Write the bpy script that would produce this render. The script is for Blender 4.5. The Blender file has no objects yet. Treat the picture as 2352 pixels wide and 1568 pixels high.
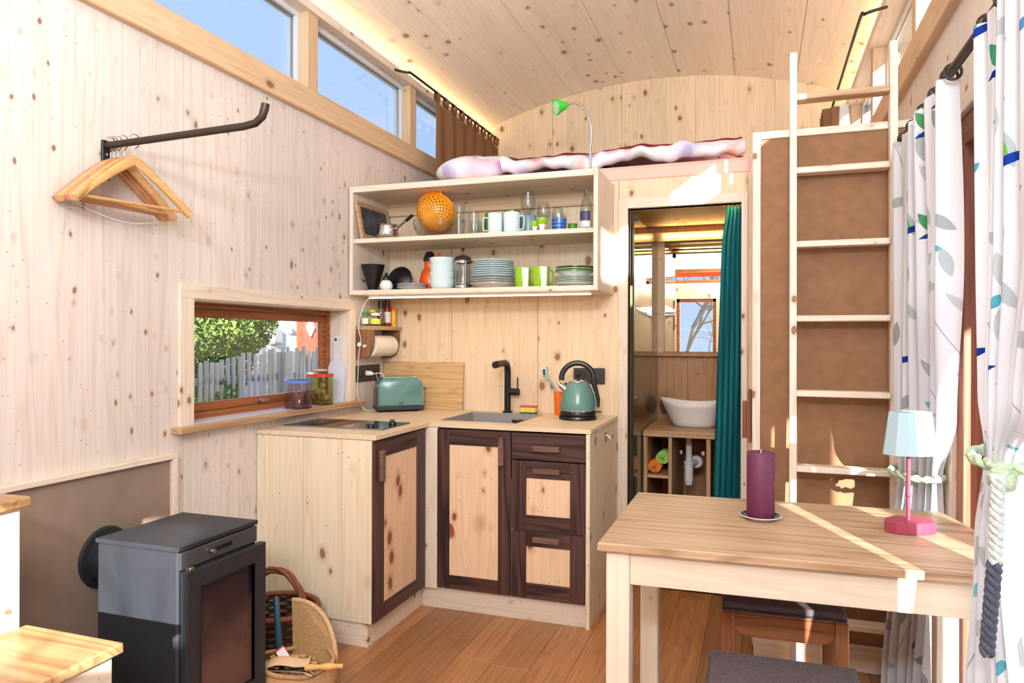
import bpy, math, random
from mathutils import Matrix, Vector
random.seed(7)
PI = math.pi
R = math.radians
scn = bpy.context.scene
COL = scn.collection

# ------------------------------------------------------------ camera
cam_d = bpy.data.cameras.new('camera')
cam = bpy.data.objects.new('camera', cam_d)
COL.objects.link(cam)
cam_d.sensor_width = 36.0
cam_d.lens = 1638.45 / 2352 * 36.0
cam_d.shift_y = -0.0024
cam_d.clip_start = 0.03
cam_d.clip_end = 400
cam.matrix_world = (Matrix.Translation((0, 0, 1.3063)) @ Matrix.Rotation(R(19.126), 4, 'Z')
                    @ Matrix.Rotation(R(90), 4, 'X') @ Matrix.Rotation(R(0.1637), 4, 'Z'))
scn.camera = cam

# ------------------------------------------------------------ sky, sun, exposure
w = bpy.data.worlds.new('sky')
scn.world = w
w.use_nodes = True
wn = w.node_tree
wn.nodes.clear()
w_out = wn.nodes.new('ShaderNodeOutputWorld')
w_bg = wn.nodes.new('ShaderNodeBackground')
w_tc = wn.nodes.new('ShaderNodeTexCoord')
w_sep = wn.nodes.new('ShaderNodeSeparateXYZ')
w_rmp = wn.nodes.new('ShaderNodeValToRGB')
w_rmp.color_ramp.elements[0].position = 0.0
w_rmp.color_ramp.elements[0].color = (0.56, 0.72, 0.94, 1)
w_rmp.color_ramp.elements[1].position = 0.75
w_rmp.color_ramp.elements[1].color = (0.20, 0.42, 0.92, 1)
wn.links.new(w_tc.outputs['Generated'], w_sep.inputs[0])
wn.links.new(w_sep.outputs['Z'], w_rmp.inputs[0])
wn.links.new(w_rmp.outputs[0], w_bg.inputs[0])
wn.links.new(w_bg.outputs[0], w_out.inputs[0])
w_bg.inputs[1].default_value = SKY = 1.12

sun_d = bpy.data.lights.new('sun', 'SUN')
sun_d.energy = 27.0
sun_d.angle = R(0.55)
sun_d.color = (1.0, 0.96, 0.90)
sun = bpy.data.objects.new('sun', sun_d)
COL.objects.link(sun)
SUN_DIR = Vector((-0.40, 0.917, -0.281)).normalized()
sun.rotation_euler = SUN_DIR.to_track_quat('-Z', 'Y').to_euler()
sun.location = (6, -12, 6)

# added fill lights: one outside the right-hand door, two behind the camera
def area(name, loc, direction, sx, sy, power, color):
    d = bpy.data.lights.new(name, 'AREA')
    d.shape = 'RECTANGLE'; d.size = sx; d.size_y = sy
    d.energy = power; d.color = color
    o = bpy.data.objects.new(name, d)
    COL.objects.link(o)
    o.location = loc
    o.rotation_euler = Vector(direction).to_track_quat('-Z', 'Z').to_euler()
    return o
area('door_fill', (1.05, 1.85, 1.05), (-1, 0.0, 0.0), 1.4, 1.8, 14, (0.80, 0.90, 1.0))  # extra light set in the doorway to lift the room brightness

area('uplight_fill', (0.15, -1.2, 1.74), (-0.1, 0.30, 1), 0.5, 0.5, 175, (0.66, 0.83, 1.0))  # added uplight that bounces fill off the ceiling
area('forward_fill', (0.05, -1.25, 2.45), (-0.05, 1, 0.65), 0.9, 0.5, 120, (0.74, 0.87, 1.0))  # added fill aimed forward and up, no fixture modelled

vs = scn.view_settings
vs.view_transform = 'Standard'
vs.look = 'None'
vs.exposure = 0.22
vs.gamma = 1.0
vs.use_curve_mapping = False
scn.cycles.use_denoising = True
scn.cycles.max_bounces = 9
scn.cycles.diffuse_bounces = 5
scn.cycles.glossy_bounces = 4
scn.cycles.transmission_bounces = 6
scn.cycles.transparent_max_bounces = 14
scn.cycles.sample_clamp_indirect = 6.0
scn.cycles.caustics_reflective = False
scn.cycles.caustics_refractive = False

# ------------------------------------------------------------ geometry helpers
def box(x0, x1, y0, y1, z0, z1, ch=0.002):
    ch = min(ch, (x1-x0)*.3, (y1-y0)*.3, (z1-z0)*.3)
    if ch <= 0:
        v = [(x, y, z) for z in (z0, z1) for y in (y0, y1) for x in (x0, x1)]
        f = [(0, 2, 3, 1), (4, 5, 7, 6), (0, 1, 5, 4), (2, 6, 7, 3), (0, 4, 6, 2), (1, 3, 7, 5)]
        return v, f
    v = []; idx = {}
    X = (x0, x1); Y = (y0, y1); Z = (z0, z1); s = (1, -1)
    for i in (0, 1):
        for j in (0, 1):
            for k in (0, 1):
                for a in range(3):
                    p = [X[i], Y[j], Z[k]]
                    q = [X[i]+s[i]*ch, Y[j]+s[j]*ch, Z[k]+s[k]*ch]
                    q[a] = p[a]
                    idx[(i, j, k, a)] = len(v); v.append(tuple(q))
    f = []
    def quad(keys):
        f.append(tuple(idx[t] for t in keys))
    for e in (0, 1):
        quad([(e, 0, 0, 0), (e, 1, 0, 0), (e, 1, 1, 0), (e, 0, 1, 0)])
        quad([(0, e, 0, 1), (1, e, 0, 1), (1, e, 1, 1), (0, e, 1, 1)])
        quad([(0, 0, e, 2), (1, 0, e, 2), (1, 1, e, 2), (0, 1, e, 2)])
    for a in (0, 1):
        for b in (0, 1):
            quad([(a, b, 0, 0), (a, b, 1, 0), (a, b, 1, 1), (a, b, 0, 1)])
            quad([(a, 0, b, 0), (a, 1, b, 0), (a, 1, b, 2), (a, 0, b, 2)])
            quad([(0, a, b, 1), (1, a, b, 1), (1, a, b, 2), (0, a, b, 2)])
    for i in (0, 1):
        for j in (0, 1):
            for k in (0, 1):
                f.append((idx[(i, j, k, 0)], idx[(i, j, k, 1)], idx[(i, j, k, 2)]))
    return v, f

def lathe(prof, n=28, close=False):
    v = []; f = []; rings = []
    for r, z in prof:
        if abs(r) < 1e-6:
            rings.append([len(v)]); v.append((0, 0, z))
        else:
            rings.append(list(range(len(v), len(v)+n)))
            for k in range(n):
                a = 2*PI*k/n
                v.append((r*math.cos(a), r*math.sin(a), z))
    pairs = list(zip(rings, rings[1:]))
    if close: pairs.append((rings[-1], rings[0]))
    for A, B in pairs:
        for k in range(n):
            k2 = (k+1) % n
            if len(A) == 1 and len(B) == 1: continue
            if len(A) == 1: f.append((A[0], B[k2], B[k]))
            elif len(B) == 1: f.append((A[k], A[k2], B[0]))
            else: f.append((A[k], A[k2], B[k2], B[k]))
    return v, f

def frames(path):
    P = [Vector(p) for p in path]
    T = []
    for i in range(len(P)):
        a = P[max(0, i-1)]; b = P[min(len(P)-1, i+1)]
        t = (b-a)
        T.append(t.normalized() if t.length > 1e-9 else Vector((0, 0, 1)))
    up = Vector((0, 0, 1)) if abs(T[0].z) < .9 else Vector((1, 0, 0))
    N = []
    n = (up - T[0]*up.dot(T[0])).normalized()
    for i in range(len(P)):
        n = (n - T[i]*n.dot(T[i]))
        n = n.normalized() if n.length > 1e-6 else T[i].orthogonal().normalized()
        N.append(n)
    return P, T, N

def tube(path, r, n=8, cap=True, closed=False):
    P, T, N = frames(path)
    v = []; f = []
    for i, p in enumerate(P):
        rr = r[i] if isinstance(r, (list, tuple)) else r
        b = T[i].cross(N[i])
        for k in range(n):
            a = 2*PI*k/n
            v.append(tuple(p + N[i]*math.cos(a)*rr + b*math.sin(a)*rr))
    m = len(P)
    for i in range(m-1 if not closed else m):
        j = (i+1) % m
        for k in range(n):
            k2 = (k+1) % n
            f.append((i*n+k, i*n+k2, j*n+k2, j*n+k))
    if cap and not closed:
        f.append(tuple(range(n-1, -1, -1))); f.append(tuple((m-1)*n+k for k in range(n)))
    return v, f

def strip(path, side, wd, ht, n=10):
    """flat rounded bar swept along a path; 'side' is the width direction"""
    P, T, N = frames(path)
    sd = Vector(side).normalized()
    v = []; f = []
    for i, p in enumerate(P):
        nn = T[i].cross(sd).normalized()
        ww = wd[i] if isinstance(wd, (list, tuple)) else wd
        hh = ht[i] if isinstance(ht, (list, tuple)) else ht
        for k in range(n):
            a = 2*PI*(k+.5)/n
            ca, sa = math.cos(a), math.sin(a)
            ca = math.copysign(abs(ca)**.6, ca); sa = math.copysign(abs(sa)**.6, sa)
            v.append(tuple(p + sd*ca*ww/2 + nn*sa*hh/2))
    m = len(P)
    for i in range(m-1):
        for k in range(n):
            k2 = (k+1) % n
            f.append((i*n+k, i*n+k2, (i+1)*n+k2, (i+1)*n+k))
    f.append(tuple(range(n-1, -1, -1))); f.append(tuple((m-1)*n+k for k in range(n)))
    return v, f

def prism(poly, z0, z1, ch=0.0):
    n = len(poly)
    if ch <= 0:
        v = [(x, y, z0) for x, y in poly] + [(x, y, z1) for x, y in poly]
        f = [tuple(range(n-1, -1, -1)), tuple(range(n, 2*n))]
        f += [(k, (k+1) % n, n+(k+1) % n, n+k) for k in range(n)]
        return v, f
    cx = sum(p[0] for p in poly)/n; cy = sum(p[1] for p in poly)/n
    ins = []
    for x, y in poly:
        d = math.hypot(x-cx, y-cy); k = (d-ch*1.3)/d if d > ch*2 else .5
        ins.append((cx+(x-cx)*k, cy+(y-cy)*k))
    rows = [(ins, z0), (poly, z0+ch), (poly, z1-ch), (ins, z1)]
    v = [(x, y, z) for ps, z in rows for x, y in ps]
    f = [tuple(range(n-1, -1, -1)), tuple(range(3*n, 4*n))]
    for r in range(3):
        f += [(r*n+k, r*n+(k+1) % n, (r+1)*n+(k+1) % n, (r+1)*n+k) for k in range(n)]
    return v, f

def grid(fn, nu, nv, closed_u=False):
    v = [fn(i/(nu if closed_u else nu-1), j/(nv-1)) for j in range(nv) for i in range(nu)]
    f = []
    for j in range(nv-1):
        for i in range(nu if closed_u else nu-1):
            i2 = (i+1) % nu
            f.append((j*nu+i, j*nu+i2, (j+1)*nu+i2, (j+1)*nu+i))
    return v, f

def T3(x=0, y=0, z=0): return Matrix.Translation((x, y, z))
def RX(a): return Matrix.Rotation(R(a), 4, 'X')
def RY(a): return Matrix.Rotation(R(a), 4, 'Y')
def RZ(a): return Matrix.Rotation(R(a), 4, 'Z')
def SC(x, y, z): return Matrix.Diagonal((x, y, z, 1))

class MB:
    def __init__(self): self.v = []; self.f = []; self.mi = []; self.uv = None
    def add(self, g, M=None, mi=0):
        o = len(self.v)
        vs_, fs_ = g
        if M is not None:
            vs_ = [tuple(M @ Vector(p)) for p in vs_]
        self.v += vs_
        for q in fs_:
            self.f.append(tuple(o+i for i in q)); self.mi.append(mi)
        return self
    def B(self, *a, **k):
        M = k.pop('M', None)
        return self.add(box(*a, **k), M)

def mesh_obj(name, mb, mat, parent=None, smooth=None, off=None, link=True):
    me = bpy.data.meshes.new(name)
    v = mb.v
    if off is not None:
        v = [(p[0]-off[0], p[1]-off[1], p[2]-off[2]) for p in v]
    me.from_pydata(v, [], mb.f)
    import bmesh
    bm = bmesh.new(); bm.from_mesh(me)
    bmesh.ops.recalc_face_normals(bm, faces=bm.faces)
    bm.to_mesh(me); bm.free()
    mats = mat if isinstance(mat, (list, tuple)) else [mat]
    for m in mats: me.materials.append(m)
    if len(mats) > 1: me.polygons.foreach_set('material_index', mb.mi)
    if mb.uv:
        ul = me.uv_layers.new(name='UVMap')
        for lp in me.loops:
            ul.data[lp.index].uv = mb.uv[lp.vertex_index]
    if smooth is not None:
        me.shade_smooth()
        if smooth < 180:
            me.set_sharp_from_angle(angle=R(smooth))
    o = bpy.data.objects.new(name, me)
    COL.objects.link(o)
    if parent is not None: o.parent = parent
    return o

def tag(o, label=None, cat=None, group=None, kind=None):
    if label: o['label'] = label
    if cat: o['category'] = cat
    if group: o['group'] = group
    if kind: o['kind'] = kind
    return o

def thing(name, label, cat, loc=(0, 0, 0), rz=0, group=None, kind=None):
    o = bpy.data.objects.new(name, None)
    o.empty_display_size = .05
    COL.objects.link(o)
    o.location = loc; o.rotation_euler = (0, 0, R(rz))
    return tag(o, label, cat, group, kind)

def part(name, mb, mat, parent, smooth=None, world=False):
    off = None
    if world:
        p = parent
        while p.parent is not None: p = p.parent
        off = p.location
    return mesh_obj(name, mb, mat, parent, smooth, off)

def single(name, mb, mat, label, cat, smooth=None, group=None, kind=None, base=None):
    o = mesh_obj(name, mb, mat, None, smooth, base)
    if base is not None: o.location = base
    return tag(o, label, cat, group, kind)

def struct(name, mb, mat, parent=None, smooth=None):
    o = mesh_obj(name, mb, mat, parent, smooth)
    if parent is None: o['kind'] = 'structure'
    return o

def clone(root, loc=None, rz=None, label=None, group=None):
    def cp(o, par):
        n = o.copy(); COL.objects.link(n); n.parent = par
        for ch in list(o.children): cp(ch, n)
        return n
    r = cp(root, None)
    if loc is not None: r.location = loc
    if rz is not None: r.rotation_euler = (0, 0, R(rz))
    if label: r['label'] = label
    if group: r['group'] = group
    return r

def lin(c):
    return tuple(((u/255)/12.92 if u/255 <= .04045 else ((u/255+.055)/1.055)**2.4) for u in c)

def soft(c, k):
    """pull a colour a little towards its own grey"""
    y = .30*c[0]+.59*c[1]+.11*c[2]
    return tuple(y+(q-y)*k for q in c)

# ------------------------------------------------------------ material helpers
class G:
    def __init__(self, name):
        self.m = bpy.data.materials.new(name)
        self.m.use_nodes = True
        self.t = self.m.node_tree
        self.t.nodes.clear()
        self.out = self.t.nodes.new('ShaderNodeOutputMaterial')
    def n(self, typ, **kw):
        nd = self.t.nodes.new('ShaderNode'+typ)
        for k, v in kw.items(): setattr(nd, k, v)
        return nd
    def set(self, sock, val):
        if hasattr(val, 'links') or isinstance(val, bpy.types.NodeSocket):
            self.t.links.new(val, sock)
        else:
            if isinstance(val, (tuple, list)) and sock.type == 'RGBA' and len(val) == 3: val = (*val, 1)
            sock.default_value = val
    def math(self, op, a, b=0.0, c=None, clamp=False):
        nd = self.n('Math', operation=op, use_clamp=clamp)
        self.set(nd.inputs[0], a); self.set(nd.inputs[1], b)
        if c is not None: self.set(nd.inputs[2], c)
        return nd.outputs[0]
    def mix(self, fac, a, b, blend='MIX'):
        nd = self.n('MixRGB', blend_type=blend)
        self.set(nd.inputs[0], fac); self.set(nd.inputs[1], a); self.set(nd.inputs[2], b)
        return nd.outputs[0]
    def coord(self, out='Object'):
        return self.n('TexCoord').outputs[out]
    def vscale(self, vec, s):
        nd = self.n('VectorMath', operation='MULTIPLY')
        self.set(nd.inputs[0], vec); self.set(nd.inputs[1], tuple(s))
        return nd.outputs[0]
    def vadd(self, a, b):
        nd = self.n('VectorMath', operation='ADD')
        self.set(nd.inputs[0], a); self.set(nd.inputs[1], b)
        return nd.outputs[0]
    def sep(self, vec):
        nd = self.n('SeparateXYZ'); self.set(nd.inputs[0], vec); return nd.outputs
    def comb(self, x=0.0, y=0.0, z=0.0):
        nd = self.n('CombineXYZ')
        for i, q in enumerate((x, y, z)): self.set(nd.inputs[i], q)
        return nd.outputs[0]
    def noise(self, vec, scale=1.0, detail=2.0, rough=.5, dist=0.0):
        nd = self.n('TexNoise')
        self.set(nd.inputs['Vector'], vec)
        nd.inputs['Scale'].default_value = scale; nd.inputs['Detail'].default_value = detail
        nd.inputs['Roughness'].default_value = rough; nd.inputs['Distortion'].default_value = dist
        return nd.outputs[0]
    def voro(self, vec, scale=1.0, rand=1.0, dim='3D', feat='F1'):
        nd = self.n('TexVoronoi', voronoi_dimensions=dim, feature=feat)
        self.set(nd.inputs['Vector'], vec)
        nd.inputs['Scale'].default_value = scale; nd.inputs['Randomness'].default_value = rand
        return nd
    def rng(self, v, a, b, c=0.0, d=1.0, smooth=False):
        nd = self.n('MapRange', interpolation_type='SMOOTHSTEP' if smooth else 'LINEAR')
        for i, q in enumerate((v, a, b, c, d)): self.set(nd.inputs[i], q)
        return nd.outputs[0]
    def ramp(self, fac, stops):
        nd = self.n('ValToRGB'); self.set(nd.inputs[0], fac)
        el = nd.color_ramp.elements
        while len(el) < len(stops): el.new(.5)
        for e, (p, c) in zip(el, stops):
            e.position = p; e.color = (*c, 1)
        return nd.outputs[0]
    def bsdf(self, color, rough=.5, metal=0.0, spec=.5, bump=None, bump_s=.2, bump_d=.002, **kw):
        b = self.n('BsdfPrincipled')
        self.set(b.inputs['Base Color'], color)
        self.set(b.inputs['Roughness'], rough); self.set(b.inputs['Metallic'], metal)
        b.inputs['Specular IOR Level'].default_value = spec
        for k, v in kw.items(): self.set(b.inputs[k.replace('_', ' ')], v)
        if bump is not None:
            bp = self.n('Bump'); bp.inputs['Strength'].default_value = bump_s
            bp.inputs['Distance'].default_value = bump_d
            self.set(bp.inputs['Height'], bump)
            self.t.links.new(bp.outputs[0], b.inputs['Normal'])
        self.t.links.new(b.outputs[0], self.out.inputs[0])
        return b
    def done(self, sh=None):
        if sh is not None: self.t.links.new(sh, self.out.inputs[0])
        return self.m

def plain(name, rgb, rough=.5, metal=0.0, spec=.5, var=0.0, vs=8.0, **kw):
    g = G(name)
    c = lin(rgb)
    if var:
        nz = g.noise(g.coord(), vs, 3)
        c = g.mix(g.rng(nz, .3, .7), tuple(q*(1-var) for q in c), tuple(min(1, q*(1+var)) for q in c))
    g.bsdf(c, rough, metal, spec, **kw)
    return g.m

def wood(name, axis, base, dark, knot=(124, 78, 50), ksc=16.0, kr=.17, kthr=.35, dots=True, strip_w=None, strip_ax=None,
         grain=.45, ring=.35, tone=.06, rough=.55, spec=.3, rscale=1.0, halo=.5, bump=.15):
    """softwood or hardwood: streaked grain along 'axis', growth lines, knots and pin-holes"""
    base, dark = soft(base, .78), soft(dark, .82)
    g = G(name)
    oi = g.n('ObjectInfo')
    off = g.vscale(g.comb(oi.outputs['Random'], oi.outputs['Random'], oi.outputs['Random']), (3.1, 7.7, 5.3))
    P = g.vadd(g.coord(), off)
    a = 'XYZ'.index(axis)
    def sc(ac, al): return [al if i == a else ac for i in range(3)]
    fine = g.noise(g.vscale(P, sc(110, 1.6)), 1, 2, .6)
    broad = g.noise(g.vscale(P, sc(9*rscale, .55*rscale)), 1, 2, .5, .3)
    rings = g.math('POWER', g.math('MULTIPLY_ADD', g.math('SINE', g.math('MULTIPLY', broad, 70)), .5, .5), 3.0)
    f = g.math('ADD', g.math('MULTIPLY', g.rng(fine, .35, .75), grain), g.math('MULTIPLY', rings, ring), clamp=True)
    col = g.mix(f, lin(base), lin(dark))
    tn = oi.outputs['Random']
    if strip_w:
        xs = g.sep(g.coord())['XYZ'.index(strip_ax)]
        wn_ = g.n('TexWhiteNoise', noise_dimensions='1D')
        g.set(wn_.inputs['W'], g.math('FLOOR', g.math('DIVIDE', g.math('ADD', xs, 20.03), strip_w)))
        tn = wn_.outputs['Value']
    lo, hi = tuple([1-tone*1.6]*3), (1+tone, 1+tone*.9, 1+tone*.7)
    col = g.mix(1.0, col, g.mix(tn, lo, hi), 'MULTIPLY')
    if ksc:
        wob = g.noise(g.vscale(P, sc(25, 12)), 1, 1)
        kp = g.vadd(g.vscale(P, sc(1.0, .62)), g.vscale(g.comb(wob, wob, wob), (.012, .012, .012)))
        vo = g.voro(kp, ksc)
        cr = g.sep(vo.outputs['Color'])
        rad = g.math('MULTIPLY', g.math('MULTIPLY_ADD', cr[0], .8, .35), kr)
        on = g.math('GREATER_THAN', cr[1], kthr)
        d = vo.outputs['Distance']
        hal = g.math('MULTIPLY', g.math('MULTIPLY', g.rng(g.math('DIVIDE', d, rad), 2.0, .9), halo), on)
        kn = g.math('MULTIPLY', g.rng(g.math('DIVIDE', d, rad), 1.05, .75), on)
        col = g.mix(hal, col, tuple(q*.62+k*.25 for q, k in zip(lin(dark), lin(knot))))
        kc = g.mix(g.rng(g.math('DIVIDE', d, rad), .1, .9), tuple(q*1.5 for q in lin(knot)), lin(knot))
        col = g.mix(g.math('MULTIPLY', kn, .9), col, kc)
        if dots:
            v2 = g.voro(g.vadd(P, (3.3, 1.7, 9.1)), ksc*1.9)
            c2 = g.sep(v2.outputs['Color'])
            dm = g.math('MULTIPLY', g.rng(v2.outputs['Distance'], .10, .06), g.math('GREATER_THAN', c2[0], .40))
            col = g.mix(g.math('MULTIPLY', dm, .65), col, lin((62, 36, 22)))
    g.bsdf(col, rough, 0, spec, bump=f if bump else None, bump_s=bump, bump_d=.0015)
    return g.m

def glass_thin(name, tint=(1, 1, 1), refl=.9, rough=0.0):
    g = G(name)
    tr = g.n('BsdfTransparent'); tr.inputs[0].default_value = (*tint, 1)
    gl = g.n('BsdfGlossy'); gl.inputs['Roughness'].default_value = rough
    gl.inputs[0].default_value = (refl, refl, refl, 1)
    fr = g.n('Fresnel')
    bf = g.n('NewGeometry').outputs['Backfacing']
    g.set(fr.inputs[0], g.math('MULTIPLY_ADD', bf, 1/1.5-1.5, 1.5))
    mx = g.n('MixShader')
    g.t.links.new(fr.outputs[0], mx.inputs[0])
    g.t.links.new(tr.outputs[0], mx.inputs[1]); g.t.links.new(gl.outputs[0], mx.inputs[2])
    return g.done(mx.outputs[0])

def emit(name, rgb, strength):
    g = G(name)
    e = g.n('Emission'); e.inputs[0].default_value = (*lin(rgb), 1); e.inputs[1].default_value = strength
    return g.done(e.outputs[0])

def cloth(name, rgb, trans=.35, rough=.9, weave=900.0, weave_s=.25, color=None):
    g = G(name)
    col = color(g) if color else lin(rgb)
    c = g.coord('UV')
    s = g.sep(c)
    wv = g.math('MULTIPLY', g.math('SINE', g.math('MULTIPLY', s[0], weave)), g.math('SINE', g.math('MULTIPLY', s[1], weave)))
    b = g.bsdf(col, rough, 0, .1, bump=wv, bump_s=weave_s, bump_d=.001)
    if trans > 0:
        tl = g.n('BsdfTranslucent'); g.set(tl.inputs[0], col)
        mx = g.n('MixShader'); mx.inputs[0].default_value = trans
        g.t.links.new(b.outputs[0], mx.inputs[1]); g.t.links.new(tl.outputs[0], mx.inputs[2])
        g.done(mx.outputs[0])
    return g.m

# ------------------------------------------------------------ materials
PALE = (232, 214, 197); PALE_D = (212, 183, 156)
M = {}
for ax in 'XYZ':
    M['pine'+ax] = wood('pine_'+ax, ax, (236, 217, 197), (216, 186, 155))
    M['spruce'+ax] = wood('spruce_beam_'+ax, ax, (222, 184, 140), (196, 148, 100), ksc=6, kr=.12, kthr=.6, tone=.03)
M['wall_l'] = wood('pine_wall_panel', 'Z', (225, 212, 202), (204, 182, 164), ksc=17, kr=.20, kthr=.35, strip_w=.142, strip_ax='Y', tone=.035)
M['wall_k'] = wood('pine_wall_panel_partition', 'Z', (236, 206, 166), (216, 178, 132), ksc=12, kr=.20, kthr=.45, strip_w=.15, strip_ax='X', tone=.04)
M['wall_e'] = wood('pine_wall_panel_loft', 'Z', (240, 212, 172), (220, 182, 134), ksc=12, kr=.20, kthr=.4, strip_w=.13, strip_ax='X', tone=.05)
M['ceil'] = wood('pine_ceiling', 'Y', (252, 240, 222), (240, 219, 193), knot=(150, 104, 72), ksc=12, kr=.19, kthr=.5, strip_w=.135, strip_ax='X', tone=.04)
M['side_panel'] = wood('pine_cabinet_side', 'Z', (236, 217, 186), (216, 188, 150), ksc=12, kr=.20, kthr=.45, tone=.03)
M['top'] = wood('pine_worktop', 'X', (232, 205, 170), (214, 178, 138), ksc=5, kr=.1, kthr=.7, tone=.03, rough=.4)
M['topY'] = wood('pine_worktop_leg', 'Y', (232, 205, 170), (214, 178, 138), ksc=5, kr=.1, kthr=.7, tone=.03, rough=.4)
M['floor'] = wood('oak_floor', 'Y', (190, 122, 68), (140, 82, 40), knot=(70, 36, 16), ksc=4, kr=.12, kthr=.75, dots=False, grain=.6, ring=.32, tone=.16, rough=.38, spec=.45)
for ax in 'XYZ':
    M['walnut'+ax] = wood('walnut_'+ax, ax, (94, 57, 50), (42, 25, 27), ksc=0, grain=.65, ring=.65, tone=.08, rough=.45, rscale=.8)
    M['oak'+ax] = wood('oak_'+ax, ax, (201, 158, 112), (160, 110, 68), knot=(96, 56, 30), ksc=3, kr=.09, kthr=.8, dots=False, grain=.55, ring=.5, tone=.04, rough=.42, spec=.4)
    M['larch'+ax] = wood('larch_frame_'+ax, ax, (176, 96, 44), (132, 62, 24), ksc=0, grain=.6, ring=.6, tone=.05, rough=.4)
    M['redwood'+ax] = wood('red_door_wood_'+ax, ax, (168, 92, 62), (128, 60, 40), ksc=2.5, kr=.06, kthr=.85, dots=False, grain=.6, ring=.45, tone=.04, rough=.5)
    M['chair'+ax] = wood('stool_wood_'+ax, ax, (160, 92, 50), (118, 60, 30), ksc=0, grain=.55, ring=.5, tone=.05, rough=.4)
    M['stone_pine'+ax] = wood('stone_pine_'+ax, ax, (240, 200, 158), (222, 168, 122), knot=(120, 52, 28), ksc=13, kr=.27, kthr=.2, grain=.35, ring=.3, tone=.02, rough=.5, halo=.7)
M['knotty'] = wood('knotty_bathroom_board', 'Z', (196, 140, 90), (160, 100, 58), knot=(62, 28, 12), ksc=5.5, kr=.2, kthr=.35, tone=.06, strip_w=.13, strip_ax='X')
M['board'] = wood('cutting_board_wood', 'X', (216, 172, 110), (172, 118, 66), ksc=0, grain=.5, ring=.42, tone=.02, rscale=1.4)
M['hanger'] = wood('hanger_wood', 'Y', (214, 156, 84), (184, 118, 54), ksc=0, grain=.4, ring=.3, rough=.25, spec=.6)
M['table_top'] = wood('wild_oak_table_top', 'X', (198, 160, 122), (148, 106, 72), knot=(110, 64, 36), ksc=2.6, kr=.07, kthr=.8, dots=False, grain=.6, ring=.55, tone=.02, rough=.4, rscale=.9)
M['table_leg'] = wood('white_oiled_table_frame', 'Z', (234, 220, 200), (218, 198, 170), ksc=4, kr=.06, kthr=.8, grain=.4, ring=.25, tone=.02)
M['table_legX'] = wood('white_oiled_table_apron', 'X', (228, 208, 184), (212, 186, 156), ksc=4, kr=.06, kthr=.85, grain=.45, ring=.3, tone=.02)
M['step'] = wood('stair_tread', 'X', (190, 142, 90), (150, 100, 54), ksc=4, kr=.1, kthr=.6, grain=.5, ring=.65, rough=.35, rscale=.8)
M['fibre'] = plain('fibreboard', (136, 98, 70), .75, var=.10, vs=22, spec=.2)
M['plaster'] = plain('clay_plaster', (138, 118, 104), .9, var=.16, vs=5, spec=.1)
M['black'] = plain('black_metal', (38, 37, 38), .45, .6, .5)
M['iron'] = plain('forged_iron', (66, 56, 50), .5, .75)
M['blackplastic'] = plain('black_plastic', (13, 13, 15), .35)
M['stove'] = plain('stove_steel', (44, 46, 52), .45, .3, .5, var=.05, vs=60)
M['chrome'] = plain('chrome', (210, 210, 212), .12, 1.0)
M['steel'] = plain('brushed_steel', (168, 164, 160), .3, 1.0)
M['sink'] = plain('sink_steel', (160, 156, 152), .38, .3)
M['holder'] = wood('holder_wood', 'Z', (150, 98, 60), (112, 66, 38), ksc=0, grain=.5, ring=.5, tone=.03)
M['walnut_h'] = wood('walnut_handle', 'X', (124, 84, 68), (84, 52, 44), ksc=0, grain=.5, ring=.5, tone=.03)
M['white'] = plain('white_ceramic', (238, 236, 234), .15)
M['whitep'] = plain('white_plastic', (230, 228, 224), .4)
M['winframe'] = plain('white_window_frame', (214, 214, 216), .4)
M['paleblue'] = plain('pale_blue_stoneware', (214, 232, 232), .25)
M['teal_enamel'] = plain('mint_enamel', (90, 130, 125), .25, 0, .6)
M['orange'] = plain('orange_plastic', (244, 150, 24), .35)
M['redorange'] = plain('orange_metallic', (222, 82, 20), .25, .3)
M['green'] = plain('lime_glaze', (140, 184, 24), .2)
M['dgreen'] = plain('dark_green_glaze', (84, 130, 36), .25)
M['brown_edge'] = plain('brown_rim', (92, 64, 60), .4)
M['blue_stripe'] = plain('blue_stripe', (58, 110, 196), .3)
M['glass'] = glass_thin('clear_glass', (.91, .93, .93), 1.0)
M['pane'] = glass_thin('window_glass', (.97, .985, .99))
M['shower_glass'] = glass_thin('shower_glass', (.86, .93, .90))
M['glass_edge'] = plain('glass_edge_green', (16, 52, 44), .15)
M['mirror'] = plain('mirror_silver', (235, 238, 238), .0, 1.0)
M['amber'] = glass_thin('smoke_glass', (.86, .79, .82))
M['olive'] = glass_thin('olive_glass', (.86, .87, .64))
M['led'] = emit('led_warm', (255, 212, 146), 13.0)
M['led2'] = emit('led_white_warm', (255, 216, 164), 14.0)
M['led3'] = emit('led_bathroom', (255, 206, 130), 30.0)
M['pinkred'] = plain('pink_lacquer', (146, 50, 72), .45)
M['shade'] = plain('grey_blue_lacquer', (158, 180, 188), .5)
M['candle'] = plain('violet_wax', (90, 26, 60), .6, var=.28, vs=120)
M['paper'] = plain('tissue_paper', (238, 230, 220), .95, spec=.1)
M['felt'] = plain('grey_felt', (86, 76, 78), .95, var=.30, vs=240, spec=.05)
M['teal_cloth'] = cloth('teal_curtain_cloth', (34, 112, 118), .12)
M['brown_cloth'] = cloth('brown_linen', (142, 104, 74), .15, weave=1400)
M['burlap'] = plain('burlap', (176, 138, 98), .95, var=.22, vs=160, spec=.05)
M['wicker'] = plain('wicker', (118, 62, 34), .6, var=.25, vs=60)
M['wicker_d'] = plain('dark_wicker', (70, 40, 26), .6, var=.3, vs=60)
M['rope'] = plain('pale_green_rope', (176, 196, 168), .95, var=.2, vs=120)
M['rope_n'] = plain('navy_grey_rope', (74, 82, 100), .95, var=.3, vs=150)
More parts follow.
